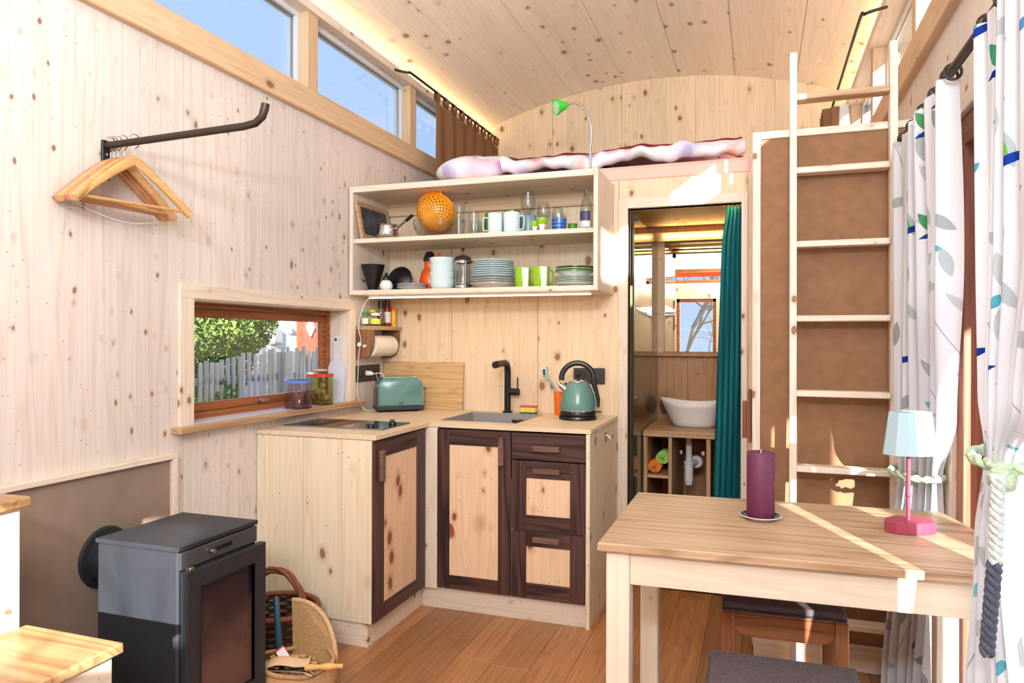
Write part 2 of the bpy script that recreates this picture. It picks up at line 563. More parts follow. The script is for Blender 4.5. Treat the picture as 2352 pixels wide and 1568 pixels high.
# ============================================================ THE ROOM
XL, XR, YK, YE, YB = -2.12, 0.615, 3.78, 5.45, -1.9
TH = .03

def panels(spans, lo, hi, holes, slab):
    """rectangular wall panels: spans of the running axis minus rectangular holes -> list of (mesh) per span"""
    out = []
    for a, b in spans:
        cuts = [(a, b, lo, hi)]
        for (h0, h1, z0, z1) in holes:
            nxt = []
            for (p, q, r, s) in cuts:
                if h1 <= p or h0 >= q or z1 <= r or z0 >= s: nxt.append((p, q, r, s)); continue
                if h0 > p: nxt.append((p, h0, r, s))
                if h1 < q: nxt.append((h1, q, r, s))
                m0, m1 = max(p, h0), min(q, h1)
                if z0 > r: nxt.append((m0, m1, r, z0))
                if z1 < s: nxt.append((m0, m1, z1, s))
            cuts = nxt
        mb = MB()
        for (p, q, r, s) in cuts: mb.add(slab(p, q, r, s))
        if cuts: out.append(mb)
    return out
def spans(edges, gap=.0025):
    return [(a+gap/2, b-gap/2) for a, b in zip(edges, edges[1:])]

# ---- left wall
WIN = (2.25, 3.387, .945, 1.462)
mb = MB()
for q in panels([(YB-.1, YE+.1)], -.1, 2.53, [WIN], lambda p, q, r, s: box(XL-.15, XL-TH, p, q, r, s, 0)): mb.add((q.v, q.f))
wl = struct('wall_left', mb, M['wall_l'])
LE = [YB, -1.05, .03, 1.115, 2.205, 3.29, 4.38, YE]
for q in panels(spans(LE), 0, 2.42, [WIN], lambda p, q, r, s: box(XL-TH, XL, p, q, r, s, 0)):
    struct('panel', q, M['wall_l'], wl)
struct('trim_1', MB().B(XL-.10, -2.085, YB, YE, 2.415, 2.535, ch=.004), M['spruceY'])      # sill beam left
struct('trim_2', MB().B(XL-.10, -2.075, YB, YE, 2.91, 2.955, ch=.003), M['pineY'])         # header left
posts_l = [-1.35, -.27, .81, 1.89, 2.97, 4.05, 5.13]
n_trim = 3
for i, y in enumerate(posts_l):
    struct('trim_%d' % n_trim, MB().B(XL-.08, -2.09, y, y+.084, 2.535, 2.91, ch=.002), M['spruceZ']); n_trim += 1
n_win = 2
def clerestory(x_in, x_out, y0, y1, z0, z1, thick_top=False):
    """white framed fixed light; x_in is the room side face of the frame"""
    global n_win
    a, b = min(x_in, x_out), max(x_in, x_out)
    t = .026
    mb = MB()
    mb.B(a, b, y0, y1, z0, z0+t); mb.B(a, b, y0, y1, z1-t-(.05 if thick_top else 0), z1)
    mb.B(a, b, y0, y0+t, z0+t, z1-t); mb.B(a, b, y1-t, y1, z0+t, z1-t)
    f = struct('window_%d' % n_win, mb, M['winframe'])
    xm = (a+b)/2
    part('pane', MB().B(xm-.003, xm+.003, y0+t, y1-t, z0+t, z1-t, ch=0), M['pane'], f)
    s = 1 if x_in > x_out else -1
    g_ = MB()
    for (p, q, r, u) in ((y0+t, y1-t, z0+t, z0+t+.008), (y0+t, y1-t, z1-t-.008, z1-t), (y0+t, y0+t+.008, z0+t, z1-t), (y1-t-.008, y1-t, z0+t, z1-t)):
        g_.B(min(xm, xm+s*.008), max(xm, xm+s*.008), p, q, r, u, ch=0)
    part('gasket', g_, M['blackplastic'] if False else M['steel'], f)
    n_win += 1
for a, b in zip(posts_l, posts_l[1:]):
    clerestory(XL-.02, XL-.075, a+.084, b, 2.535, 2.91)
struct('trim_%d' % n_trim, MB().B(XL-.16, XL-.02, YB, posts_l[0], 2.535, 2.91, ch=0), M['pineY']); n_trim += 1
struct('trim_%d' % n_trim, MB().B(XL-.16, XL-.02, posts_l[-1]+.084, YE, 2.535, 2.91, ch=0), M['pineY']); n_trim += 1

# ---- kitchen window in the left wall
mb = MB()
y0, y1, z0, z1 = WIN; z0 = .964
mb.B(XL-.16, XL+.002, y0-.006, y0+.006, z0, z1, ch=0); mb.B(XL-.16, XL+.002, y1-.006, y1+.006, z0, z1, ch=0); mb.B(XL-.16, XL+.002, y0-.006, y1+.006, z1-.006, z1+.006, ch=0)
w1 = struct('window_1', mb, M['pineZ'])
mb = MB()                      # casing on the wall
mb.B(XL, XL+.014, 2.176, 2.25, .962, 1.462); mb.B(XL, XL+.014, 3.387, 3.44, .962, 1.462)
part('casing', mb, M['pineZ'], w1)
part('casing', MB().B(XL, XL+.014, 2.176, 3.44, 1.462, 1.518), M['pineY'], w1)
def ring4(mb, x0, x1, a0, a1, c0, c1, t):
    mb.B(x0, x1, a0, a1, c0, c0+t); mb.B(x0, x1, a0, a1, c1-t, c1)
    mb.B(x0, x1, a0, a0+t, c0+t, c1-t); mb.B(x0, x1, a1-t, a1, c0+t, c1-t)
    return mb
part('frame', ring4(MB(), XL-.155, XL-.112, y0, y1, z0, z1, .030), M['larchY'], w1)
sa = part('sash', ring4(MB(), XL-.15, XL-.125, y0+.03, y1-.03, z0+.03, z1-.03, .038), M['larchY'], w1)
part('pane', MB().B(XL-.142, XL-.136, y0+.066, y1-.066, z0+.066, z1-.066, ch=0), M['pane'], sa)
hb = MB().add(lathe([(0, 0), (.011, 0), (.011, .018), (0, .018)], 16), T3(XL-.125, 2.81, z0+.048) @ RY(90))
hb.add(strip([(0, -.028, 0), (0, .028, 0)], (0, 0, 1), .012, .006), T3(XL-.100, 2.82, z0+.05))
part('handle', hb, M['chrome'], sa, 40)
single('window_sill', MB().B(XL-.12, XL+.05, 2.145, 3.492, .938, .964, ch=.004), M['oakY'],
       'oak window sill board under the kitchen window', 'sill', base=(XL, 2.145, .936))

single('sill_plate', MB().B(XL-.112, XL-.004, y0+.008, y1-.008, .964, .9665, ch=0), plain('white_sill_paint', (222, 222, 232), .3), 'white painted strip on the window sill', 'sill', base=(XL, y0, .964))

# ---- stove plaster field, part of the left wall
pl = struct('trim_%d' % n_trim, MB().B(XL, XL+.012, 1.2, 2.13, 0, .848, ch=0), M['plaster']); n_trim += 1
part('edge_strip', MB().B(XL, XL+.028, 1.16, 2.156, .848, .868), M['pineY'], pl)
part('edge_strip', MB().B(XL, XL+.028, 2.13, 2.156, 0, .848), M['pineZ'], pl)

# ---- partition between kitchen and bathroom / loft
DO = (-.66, -.087, 0, 2.0)
mb = MB()
for q in panels([(XL, XR)], -.05, 2.15, [DO], lambda p, q, r, s: box(p, q, YK+.015, YK+.06, r, s, 0)): mb.add((q.v, q.f))
wp = struct('wall_partition', mb, M['wall_k'])
for q in panels(spans([XL, -1.68, -1.16, -.709, -.056, XR]), 0, 2.15, [(-.709, -.056, 0, 2.05)], lambda p, q, r, s: box(p, q, YK, YK+.015, r, s, 0)):
    struct('panel', q, M['wall_k'], wp)
d1 = struct('door_1', MB().B(-.709, -.66, YK-.012, YK+.07, 0, 2.05), M['pineZ'])
part('jamb', MB().B(-.087, -.056, YK-.012, YK+.07, 0, 2.05), M['pineZ'], d1)
part('lintel', MB().B(-.66, -.087, YK-.012, YK+.07, 2.0, 2.05), M['pineX'], d1)
lt = part('latch_plate', MB().B(-.080, -.058, YK-.018, YK-.012, .815, 1.0), M['redwoodZ'], d1)
part('pull', MB().B(-.052, -.034, YK-.045, YK-.012, .80, 1.06, ch=.005), M['redwoodZ'], d1)

# ---- loft end wall, rear wall
mb = MB().B(XL-.15, XR+.15, YE, YE+.1, -.1, 3.35, ch=0)
we = struct('wall_far', mb, M['wall_e'])
for q in panels(spans([XL, -1.55, -1.0, -.45, .1, XR]), 2.0, 3.34, [], lambda p, q, r, s: box(p, q, YE-.015, YE, r, s, 0)):
    struct('panel', q, M['wall_e'], we)
RW = [(-1.25, -.64, .95, 1.95), (-.58, .02, 1.45, 1.92), (-1.95, .45, 2.20, 2.42)]
mb = MB()
for q in panels([(XL-.15, XR+.15)], -.1, 3.35, RW, lambda p, q, r, s: box(p, q, YB-.12, YB, r, s, 0)): mb.add((q.v, q.f))
wr = struct('wall_rear', mb, M['wall_k'])
for (a, b, c, d) in RW:
    f = struct('window_%d' % n_win, MB().B(a, b, YB-.08, YB-.03, c, c+.05).B(a, b, YB-.08, YB-.03, d-.05, d).B(a, a+.05, YB-.08, YB-.03, c, d).B(b-.05, b, YB-.08, YB-.03, c, d), M['larchX'])
    part('pane', MB().B(a+.05, b-.05, YB-.058, YB-.052, c+.05, d-.05, ch=0), M['pane'], f)
    n_win += 1

# ---- right wall with the wide glazed door
RD = (.95, 2.70, 0, 2.02)
mb = MB()
for q in panels([(YB-.1, YE+.1)], -.1, 2.53, [RD], lambda p, q, r, s: box(XR+TH, XR+.15, p, q, r, s, 0)): mb.add((q.v, q.f))
wrt = struct('wall_right', mb, M['pineZ'])
for q in panels(spans([YB, -1.05, .03, 1.1, 2.2, 3.29, 4.38, YE]), 0, 2.42, [RD], lambda p, q, r, s: box(XR, XR+TH, p, q, r, s, 0)):
    struct('panel', q, M['wall_l'], wrt)
struct('trim_%d' % n_trim, MB().B(.578, XR+.10, YB, YE, 2.405, 2.525, ch=.004), M['spruceY']); n_trim += 1
struct('trim_%d' % n_trim, MB().B(.560, XR+.10, YB, YE, 2.91, 2.955, ch=.003), M['pineY']); n_trim += 1
posts_r = [.0, 1.05, 2.13, 3.21, 4.35, 5.36]
for y in posts_r:
    struct('trim_%d' % n_trim, MB().B(.585, XR+.08, y, y+.08, 2.525, 2.91, ch=.002), M['spruceZ']); n_trim += 1
for a, b in zip(posts_r, posts_r[1:]):
    clerestory(XR+.04, XR+.095, a+.08, b, 2.525, 2.91)
struct('trim_%d' % n_trim, MB().B(XR+.01, XR+.16, YB, 0.0, 2.525, 2.91, ch=0), M['pineY']); n_trim += 1
d2 = struct('door_2', MB().B(XR, XR+.13, 2.62, 2.70, 0, 2.02), M['redwoodZ'])
part('head', MB().B(XR, XR+.13, .95, 2.62, 1.93, 2.02), M['redwoodY'], d2)
part('jamb', MB().B(XR, XR+.13, .95, 1.02, 0, 1.93), M['redwoodZ'], d2)
for a, b in ((1.022, 1.55), (1.58, 2.62)):
    lf = part('leaf', MB().B(XR+.05, XR+.095, a, a+.07, 0, 1.93).B(XR+.05, XR+.095, b-.07, b, 0, 1.93).B(XR+.05, XR+.095, a+.07, b-.07, 0, .10).B(XR+.05, XR+.095, a+.07, b-.07, 1.84, 1.93), M['redwoodZ'], d2)
    part('pane', MB().B(XR+.07, XR+.076, a+.07, b-.07, .10, 1.84, ch=0), M['pane'], lf)
part('casing', MB().B(XR-.016, XR, 2.70, 2.775, 0, 2.10), M['pineZ'], d2)
part('casing', MB().B(XR-.016, XR, .88, 2.70, 2.02, 2.10), M['pineY'], d2)

# ---- floor planks
fl = struct('floor', MB().B(XL-.15, XR+.15, YB-.1, YE+.1, -.08, -.018, ch=0), M['floor'])
x = XL; row = 0
while x < XR - .01:
    x1 = min(x+.158, XR); y = YB - random.uniform(.1, 1.5)
    while y < YE:
        L = random.uniform(1.3, 2.1); a, b = max(y, YB), min(y+L, YE)
        if b - a > .02:
            struct('plank', MB().B(x+.0005, x1-.0005, a+.0006, b-.0006, -.018, 0, ch=.0012), M['floor'], fl)
        y += L
    x = x1; row += 1

# ---- curved ceiling
CX, CZ, CR = (XL+XR)/2, 3.272-3.635, 3.635
def arcz(x): return CZ + math.sqrt(CR*CR-(x-CX)**2)
mb = MB()
def arc_slab(x0, x1, t, n, up=0.0):
    xs = [x0+(x1-x0)*k/n for k in range(n+1)]
    poly = [(x, arcz(x)+up) for x in xs] + [(x, arcz(x)+up+t) for x in reversed(xs)]
    v, f = prism(poly, 0, 1)
    return [(p[0], YB+(YE-YB)*p[2], p[1]) for p in v], f
mb.add(arc_slab(XL-.14, XR+.14, .05, 24, .021))
ce = struct('ceiling', mb, M['ceil'])
CE = [XL+.03, -1.785, -1.385, -.978, -.572, -.172, .240, XR-.03]
for a, b in zip(CE, CE[1:]):
    struct('board', MB().add(arc_slab(a+.0015, b-.0015, .02, 6)), M['ceil'], ce)
struct('trim_%d' % n_trim, MB().B(XL-.24, XL+.04, YB-.1, YE+.1, 3.045, 3.10, ch=0), M['pineY']); n_trim += 1
struct('trim_%d' % n_trim, MB().B(XR-.04, XR+.36, YB-.1, YE+.1, 3.045, 3.10, ch=0), M['pineY']); n_trim += 1
struct('trim_%d' % n_trim, MB().B(XL-.16, XL-.02, YB, YE, 2.955, 3.06, ch=0), M['pineY']); n_trim += 1
struct('trim_%d' % n_trim, MB().B(XR+.02, XR+.16, YB, YE, 2.955, 3.06, ch=0), M['pineY']); n_trim += 1

# LED strips in the coves along both eaves
def led_strip(x, lab):
    t = thing('led_strip', lab, 'light strip', (x, YB, 2.955))
    part('channel', MB().B(-.012, .012, .02, YE-YB-.02, 0, .006, ch=0), M['whitep'], t)
    part('diffuser', MB().B(-.009, .009, .02, YE-YB-.02, .006, .012, ch=0), M['led'], t)
led_strip(-2.095, 'warm LED strip along the left eave above the clerestory windows')
led_strip(.580, 'warm LED strip along the right eave behind the ladder')

# ---- loft deck
struct('trim_%d' % n_trim, MB().B(XL, XR, YK+.06, YE, 2.06, 2.15, ch=0), M['wall_k']); n_trim += 1
# ============================================================ KITCHEN BASE
def frame_front(parent, name, plane, a0, a1, z0, z1, sw, rt, rb, handle, knob_name='handle'):
    """framed front (dark rails round a pale field). plane: ('X',x) faces +X, ('Y',y) faces -Y; a = running axis"""
    ax, p = plane
    def bx(a, b, c, d, t0, t1, ch=.0012):
        return box(p+t0, p+t1, a, b, c, d, ch) if ax == 'X' else box(a, b, p-t1, p-t0, c, d, ch)
    H = 'Y' if ax == 'X' else 'X'
    root = part(name, MB().add(bx(a0+.004, a1-.004, z0+.004, z1-.004, -.012, .0)), M['walnutZ'], parent, world=True)
    part('stile', MB().add(bx(a0, a0+sw, z0, z1, 0, .012)), M['walnutZ'], root, world=True)
    part('stile', MB().add(bx(a1-sw, a1, z0, z1, 0, .012)), M['walnutZ'], root, world=True)
    part('rail', MB().add(bx(a0+sw, a1-sw, z1-rt, z1, 0, .0118)), M['walnut'+H], root, world=True)
    part('rail', MB().add(bx(a0+sw, a1-sw, z0, z0+rb, 0, .0118)), M['walnut'+H], root, world=True)
    part('field', MB().add(bx(a0+sw, a1-sw, z0+rb, z1-rt, 0, .008)), M['stone_pineZ'], root, world=True)
    h0, h1, g0, g1 = handle
    part(knob_name, MB().add(bx(h0, h1, g0, g1, .012, .032, .003)), M['walnut_h'], root, world=True)
    return root

# left unit under the hob
c1 = thing('base_cabinet', 'pale pine base cabinet under the hob with dark framed door', 'cabinet', (-1.83, 2.9, 0))
for a, b in ((-2.118, -1.873), (-1.873, -1.681), (-1.681, -1.534)):
    part('side_board', MB().B(a+.0008, b-.0008, 2.634, 2.654, .106, .878, ch=.0015), M['side_panel'], c1, world=True)
part('carcass', MB().B(-2.11, -1.548, 2.656, 3.70, .10, .875, ch=0), M['pineZ'], c1, world=True)
frame_front(c1, 'door', ('X', -1.535), 2.636, 3.118, .110, .872, .085, .072, .062, (2.672, 2.700, .70, .832))
part('plinth', MB().B(-2.11, -1.561, 2.648, 3.16, 0, .106, ch=.001), M['pineX'], c1, world=True)
# right unit under the sink
c2 = thing('base_cabinet', 'pale pine base cabinet under the sink with dark framed door and drawers', 'cabinet', (-1.13, 3.4, 0))
part('carcass', MB().B(-1.545, -.735, 3.158, 3.77, .10, .65, ch=0), M['pineZ'], c2, world=True)
part('filler', MB().B(-1.532, -1.468, 3.135, 3.155, .10, .878), M['pineZ'], c2, world=True)
part('end_panel', MB().B(-.735, -.716, 3.135, 3.778, 0, .878), M['side_panel'], c2, world=True)
part('plinth', MB().B(-1.561, -.735, 3.160, 3.178, 0, .100, ch=.001), M['pineX'], c2, world=True)
frame_front(c2, 'door', ('Y', 3.145), -1.466, -1.092, .112, .872, .062, .072, .062, (-1.148, -1.122, .715, .845))
# drawers
dr = part('drawer', MB().B(-1.086, -.737, 3.133, 3.158, .750, .872, ch=.0012), M['walnutX'], c2, world=True)
part('pull', MB().B(-.980, -.852, 3.111, 3.133, .792, .818, ch=.003), M['walnut_h'], dr, world=True)
frame_front(c2, 'drawer', ('Y', 3.145), -1.086, -.737, .424, .744, .070, .078, .070, (-.980, -.852, .690, .716), 'pull')
frame_front(c2, 'drawer', ('Y', 3.145), -1.086, -.737, .112, .418, .070, .066, .070, (-.980, -.852, .374, .400), 'pull')
hk = MB().add(tube([(-.714, 3.47, .835), (-.700, 3.47, .832), (-.690, 3.47, .818), (-.680, 3.47, .822), (-.676, 3.47, .838)], .0028, 8))
hk.B(-.716, -.712, 3.462, 3.478, .80, .85, ch=.001)
part('hook', hk, M['chrome'], c2, 40, world=True)
# worktop with the sink cut-out
SX0, SX1, SY0, SY1 = -1.505, -1.10, 3.245, 3.675
wt = thing('worktop', 'L-shaped pale pine kitchen worktop', 'worktop', (-1.5, 3.3, .88))
mb = MB().B(-1.512, SX0, 3.137, 3.778, .88, .90, ch=.0008).B(SX1, -.712, 3.137, 3.778, .88, .90, ch=.0008)
mb.B(SX0, SX1, 3.137, SY0, .88, .90, ch=.0008).B(SX0, SX1, SY1, 3.778, .88, .90, ch=.0008)
part('slab', mb, M['top'], wt, world=True)
part('slab', MB().B(-2.118, -1.512, 2.630, 3.778, .88, .90, ch=.0015), M['topY'], wt, world=True)

# sink
t = thing('kitchen_sink', 'square stainless steel sink sunk into the worktop', 'sink', ((SX0+SX1)/2, (SY0+SY1)/2, .72))
mb = MB()
mb.B(SX0, SX0+.004, SY0, SY1, .72, .902, ch=0).B(SX1-.004, SX1, SY0, SY1, .72, .902, ch=0)
mb.B(SX0, SX1, SY0, SY0+.004, .72, .902, ch=0).B(SX0, SX1, SY1-.004, SY1, .72, .902, ch=0).B(SX0, SX1, SY0, SY1, .716, .72, ch=0)
part('bowl', mb, M['sink'], t, world=True)
mb = MB().B(-1.27, -1.20, SY1-.012, SY1-.004, .845, .870, ch=.001)
ov = part('overflow', mb, M['chrome'], t, world=True)
part('slot', MB().B(-1.262, -1.242, SY1-.0135, SY1-.012, .850, .865, ch=0).B(-1.228, -1.208, SY1-.0135, SY1-.012, .850, .865, ch=0), M['blackplastic'], ov, world=True)

# tap
t = thing('kitchen_tap', 'matt black pull-out tap behind the sink', 'tap', (-1.315, 3.72, .90))
part('base', MB().add(lathe([(0, 0), (.027, 0), (.027, .008), (.019, .010), (0, .010)], 24)), M['black'], t, 40)
path = [(0, 0, .008), (0, 0, .225), (0, -.006, .252), (0, -.022, .270), (0, -.045, .276), (0, -.17, .272)]
part('spout', MB().add(tube(path, .0175, 14)), M['black'], t, 40)
nz = MB().add(lathe([(0, 0), (.019, 0), (.019, .030), (.016, .034), (0, .034)], 18), T3(0, -.168, .272) @ RX(96))
part('nozzle', nz, M['blackplastic'], t, 40)
lv = part('lever', MB().add(tube([(.01, 0, .115), (.066, 0, .115)], .0195, 14)), M['black'], t, 40)
part('lever_arm', MB().add(strip([(.058, 0, .13), (.058, 0, .195)], (0, 1, 0), .012, .005)), M['black'], lv, 40)

# hob
t = thing('induction_hob', 'black glass two-zone hob set in the worktop', 'hob', (-1.835, 2.935, .90))
part('plate', MB().B(-.255, .255, -.137, .137, .0, .005, ch=.001), plain('hob_glass', (10, 10, 12), .03, 0, .7), t)
part('edge_trim', MB().B(-.258, .258, -.146, -.137, -.0005, .006, ch=.001), M['steel'], t)
for i, (a, b) in enumerate(((.165, -.075), (.215, .035))):
    k = part('knob', MB().add(lathe([(0, .005), (.018, .005), (.018, .014), (.016, .017), (0, .017)], 20), T3(a, b, 0)), M['blackplastic'], t, 40)
    part('grip', MB().B(a-.014, a+.014, b-.004, b+.004, .017, .030, ch=.002), M['steel'], k)

# ============================================================ WALL SHELF
s = thing('wall_shelf', 'pale pine open wall shelf box holding the crockery', 'shelf', (-1.42, 3.58, 1.543))
part('side_board', MB().B(-2.109, -2.087, 3.373, 3.775, 1.543, 2.130), M['pineZ'], s, world=True)
part('side_board', MB().B(-.757, -.735, 3.373, 3.775, 1.543, 2.130), M['pineZ'], s, world=True)
part('top_board', MB().B(-2.087, -.757, 3.373, 3.775, 2.098, 2.130), M['pineX'], s, world=True)
part('shelf_board', MB().B(-2.087, -.757, 3.385, 3.775, 1.824, 1.848), M['pineX'], s, world=True)
part('bottom_board', MB().B(-2.087, -.757, 3.373, 3.775, 1.543, 1.568), M['pineX'], s, world=True)
part('back_rail', MB().B(-2.087, -.757, 3.752, 3.775, 2.028, 2.098), M['spruceX'], s, world=True)

# light bar under the shelf
t = thing('shelf_light', 'slim LED light bar under the crockery shelf', 'light', (-1.40, 3.44, 1.543))
part('housing', MB().B(-.62, .62, -.014, .014, -.012, 0), M['whitep'], t)
part('diffuser', MB().B(-.615, .615, -.012, .012, -.017, -.012, ch=0), M['led2'], t)
cp = [(-2.02, 3.44, 1.530), (-2.05, 3.44, 1.50), (-2.082, 3.445, 1.43), (-2.094, 3.45, 1.36), (-2.080, 3.45, 1.30), (-2.086, 3.45, 1.26), (-2.094, 3.45, 1.2), (-2.098, 3.45, 1.1), (-2.1, 3.45, 1.0), (-2.07, 3.47, .915), (-2.03, 3.55, .906), (-2.04, 3.66, .93), (-2.09, 3.70, 1.0), (-2.105, 3.66, 1.10)]
def smooth_path(pts, n=5):
    P = [Vector(p) for p in pts]; out = []
    for i in range(len(P)-1):
        a, b, c, d = P[max(0, i-1)], P[i], P[i+1], P[min(len(P)-1, i+2)]
        for k in range(n):
            u = k/n
            out.append(tuple(.5*((2*b)+(c-a)*u+(2*a-5*b+4*c-d)*u*u+(3*b-a-3*c+d)*u**3)))
    out.append(tuple(P[-1]))
    return out
part('cable', MB().add(tube([tuple(Vector(p)-Vector((-1.40, 3.44, 1.543))) for p in smooth_path(cp)], .0024, 6)), M['whitep'], t, 60)
sw = MB().add(lathe([(0, -.008), (.011, -.007), (.014, 0), (.011, .007), (0, .008)], 14), T3(-.688+.002, .005, -.27) @ RX(90))
part('cord_switch', sw, M['whitep'], t, 60)

# ============================================================ ITEMS ON THE SHELVES
def cup(prof, n=26): return MB().add(lathe(prof, n))
def wall_prof(outer, t=.003):
    """closed cup profile from an outer (r,z) curve, open on top"""
    inner = [(max(r-t, .0005), z+ (t if i == 0 else 0)) for i, (r, z) in enumerate(outer)]
    return [(0, outer[0][1])] + outer + list(reversed(inner)) + [(0, inner[0][1])]
Z1, Z2 = 1.848, 1.568
# --- upper shelf
t = thing('framed_slate', 'wood-framed slate board leaning on the left side of the upper shelf', 'board', (-2.02, 3.56, Z1))
Ms = T3(-.018, 0, 0) @ RY(-11)
part('frame', MB().B(-.008, .008, -.175, -.145, 0, .215, M=Ms).B(-.008, .008, .145, .175, 0, .215, M=Ms).B(-.008, .008, -.145, .145, 0, .03, M=Ms).B(-.008, .008, -.145, .145, .185, .215, M=Ms), M['oakY'], t)
def slate_col(g):
    p = g.coord()
    c = g.mix(g.rng(g.noise(p, 16, 3), .4, .65), lin((52, 52, 60)), lin((86, 84, 98)))
    v = g.voro(p, 15); cc = g.sep(v.outputs['Color'])
    msk = g.math('MULTIPLY', g.rng(v.outputs['Distance'], .35, .25), g.math('GREATER_THAN', cc[2], .62))
    low = g.rng(g.sep(p)[2], .12, .05)
    return g.mix(g.math('MULTIPLY', msk, low), c, g.ramp(cc[0], [(0, lin((60, 110, 50))), (.5, lin((176, 60, 34))), (1, lin((200, 150, 60)))]))
gg = G('slate_print'); gg.bsdf(slate_col(gg), .6)
part('picture', MB().B(-.003, .004, -.145, .145, .03, .185, M=Ms, ch=0), gg.m, t)

t = thing('saucepan', 'small round steel saucepan with raised handle on the upper shelf', 'pot', (-1.945, 3.50, Z1))
part('body', cup(wall_prof([(.045, 0), (.058, .012), (.062, .035), (.057, .062), (.054, .078), (.060, .086)], .002)), M['chrome'], t, 40)
h = part('handle', MB().add(strip([(.050, 0, .060), (.085, -.01, .078), (.150, -.02, .118)], (0, 1, 0), .016, .010)), M['steel'], t, 50)
part('grip', MB().add(strip([(.125, -.016, .102), (.165, -.022, .128)], (0, 1, 0), .021, .015)), M['blackplastic'], h, 50)

t = thing('glass_bowl', 'clear glass mixing bowl under the orange colander', 'bowl', (-1.668, 3.52, Z1))
part('bowl', cup(wall_prof([(.045, 0), (.085, .014), (.110, .05), (.118, .10)], .003), 32), M['glass'], t, 50)
t = thing('colander', 'orange plastic colander tilted in the glass bowl', 'colander', (-1.668, 3.535, Z1+.055))
# perforated shell: quads with square holes
def colander(mb, R0):
    rows = 13; cols = 44
    Mx = T3(0, .015, .092) @ RY(8) @ RX(-60)
    def pt(a, b):
        th = R(8 + 82*b); rr = R0*math.sin(th); zz = -R0*.92*math.cos(th)
        return Vector((rr*math.cos(a), rr*math.sin(a), zz))
    v = []; f = []
    for j in range(rows):
        for i in range(cols):
            a0, a1 = 2*PI*i/cols, 2*PI*(i+1)/cols; b0, b1 = j/rows, (j+1)/rows
            o = len(v)
            c4 = [pt(a0, b0), pt(a1, b0), pt(a1, b1), pt(a0, b1)]
            v += [tuple(Mx @ p) for p in c4]
            if j < 10 and j > 1 and i % 2 == (j % 2):
                cc = sum(c4, Vector())/4
                v += [tuple(Mx @ (cc+(p-cc)*.66)) for p in c4]
                f += [(o, o+1, o+5, o+4), (o+1, o+2, o+6, o+5), (o+2, o+3, o+7, o+6), (o+3, o, o+4, o+7)]
            else: f.append((o, o+1, o+2, o+3))
    th = R(8); v0 = len(v)
    ringp = [tuple(Mx @ pt(2*PI*i/24, 0)) for i in range(24)]
    v += ringp; f.append(tuple(range(v0, v0+24)))
    mb.add((v, f))
    rim = [tuple(Mx @ Vector(((R0+.002)*math.cos(2*PI*k/36), (R0+.002)*math.sin(2*PI*k/36), 0))) for k in range(36)]
    return rim, Mx
mb = MB(); rim, Mx = colander(mb, .112)
part('shell', mb, M['orange'], t)
part('rim', MB().add(tube(rim, .005, 8, closed=True)), M['orange'], t, 60)
hp = [(-.035, -.104, .0), (-.032, -.128, 0), (0, -.136, 0), (.032, -.128, 0), (.035, -.104, 0)]
part('handle', MB().add(tube([tuple(Mx @ Vector(p)) for p in smooth_path(hp, 4)], .005, 8)), M['orange'], t, 60)

tumbler = wall_prof([(.024, 0), (.027, .004), (.030, .04), (.036, .095)], .0022)
def glassware(name, label, prof, loc, group=None, n=24):
    o = single(name, cup(prof, n), M['glass'], label, 'glass', 50, group)
    o.location = loc; return o
glassware('tumbler', 'lower clear tumbler of the stacked pair beside the colander', tumbler, (-1.515, 3.50, Z1))
glassware('tumbler', 'upper clear tumbler of the stacked pair beside the colander', tumbler, (-1.515, 3.50, Z1+.075))
glassware('tumbler', 'single small clear tumbler left of the green mugs', wall_prof([(.024, 0), (.028, .004), (.031, .05), (.030, .10), (.029, .13)], .002), (-1.43, 3.50, Z1))
glassware('tumbler', 'clear tumbler at the back between tumblers and green mugs', tumbler, (-1.455, 3.60, Z1))

def mug(label, mat, r, hgt, loc, rz, group=None, stripe=None, taper=.9):
    t = thing('mug', label, 'mug', loc, rz, group)
    part('body', cup(wall_prof([(r*taper*.92, 0), (r*taper, .005), (r*.97, hgt*.45), (r, hgt)], .0035)), mat, t, 50)
    hp = smooth_path([(r*.94, 0, hgt*.80), (r+.020, 0, hgt*.82), (r+.026, 0, hgt*.55), (r+.020, 0, hgt*.24), (r*.90, 0, hgt*.22)], 4)
    part('handle', MB().add(strip(hp, (0, 1, 0), .010, .007, 8)), mat, t, 50)
    if stripe:
        def fn(u, v):
            a = R(-90-21+u*42); z = .004+(hgt-.006)*v
            rr = (r*taper + (r*.97-r*taper)*min(1, v/.45) if v < .45 else r*.97+(r-r*.97)*(v-.45)/.55) + .0008
            return (rr*math.cos(a), rr*math.sin(a), z)
        part('stripe', MB().add(grid(fn, 6, 9)), M['white'], t, 60)
    return t
mug('lime green mug standing behind the pale blue mugs, at left', M['dgreen'], .045, .135, (-1.362, 3.61, Z1), 150)
mug('lime green mug standing behind the pale blue mugs, at right', M['dgreen'], .045, .148, (-1.262, 3.64, Z1), 40)
mug('pale blue mug with its handle to the left', M['paleblue'], .040, .112, (-1.305, 3.49, Z1), 185, taper=1.0)
mug('pale blue mug with its handle to the right', M['paleblue'], .044, .114, (-1.216, 3.50, Z1), -5, taper=1.0)
mug('pale blue mug half hidden at the back right of the blue mugs', plain('dusty_blue', (140, 172, 182), .3), .042, .112, (-1.165, 3.62, Z1), 0, taper=1.0)
wine = [(0, 0), (.034, 0), (.034, .002), (.006, .006), (.0045, .05), (.0045, .09), (.012, .102), (.034, .125), (.040, .155), (.036, .195), (.032, .225), (.030, .225), (.034, .195), (.038, .155), (.031, .127), (.010, .106), (0, .104)]
glassware('wine_glass', 'tall clear wine glass right of the pale blue mugs', wine, (-1.135, 3.52, Z1))
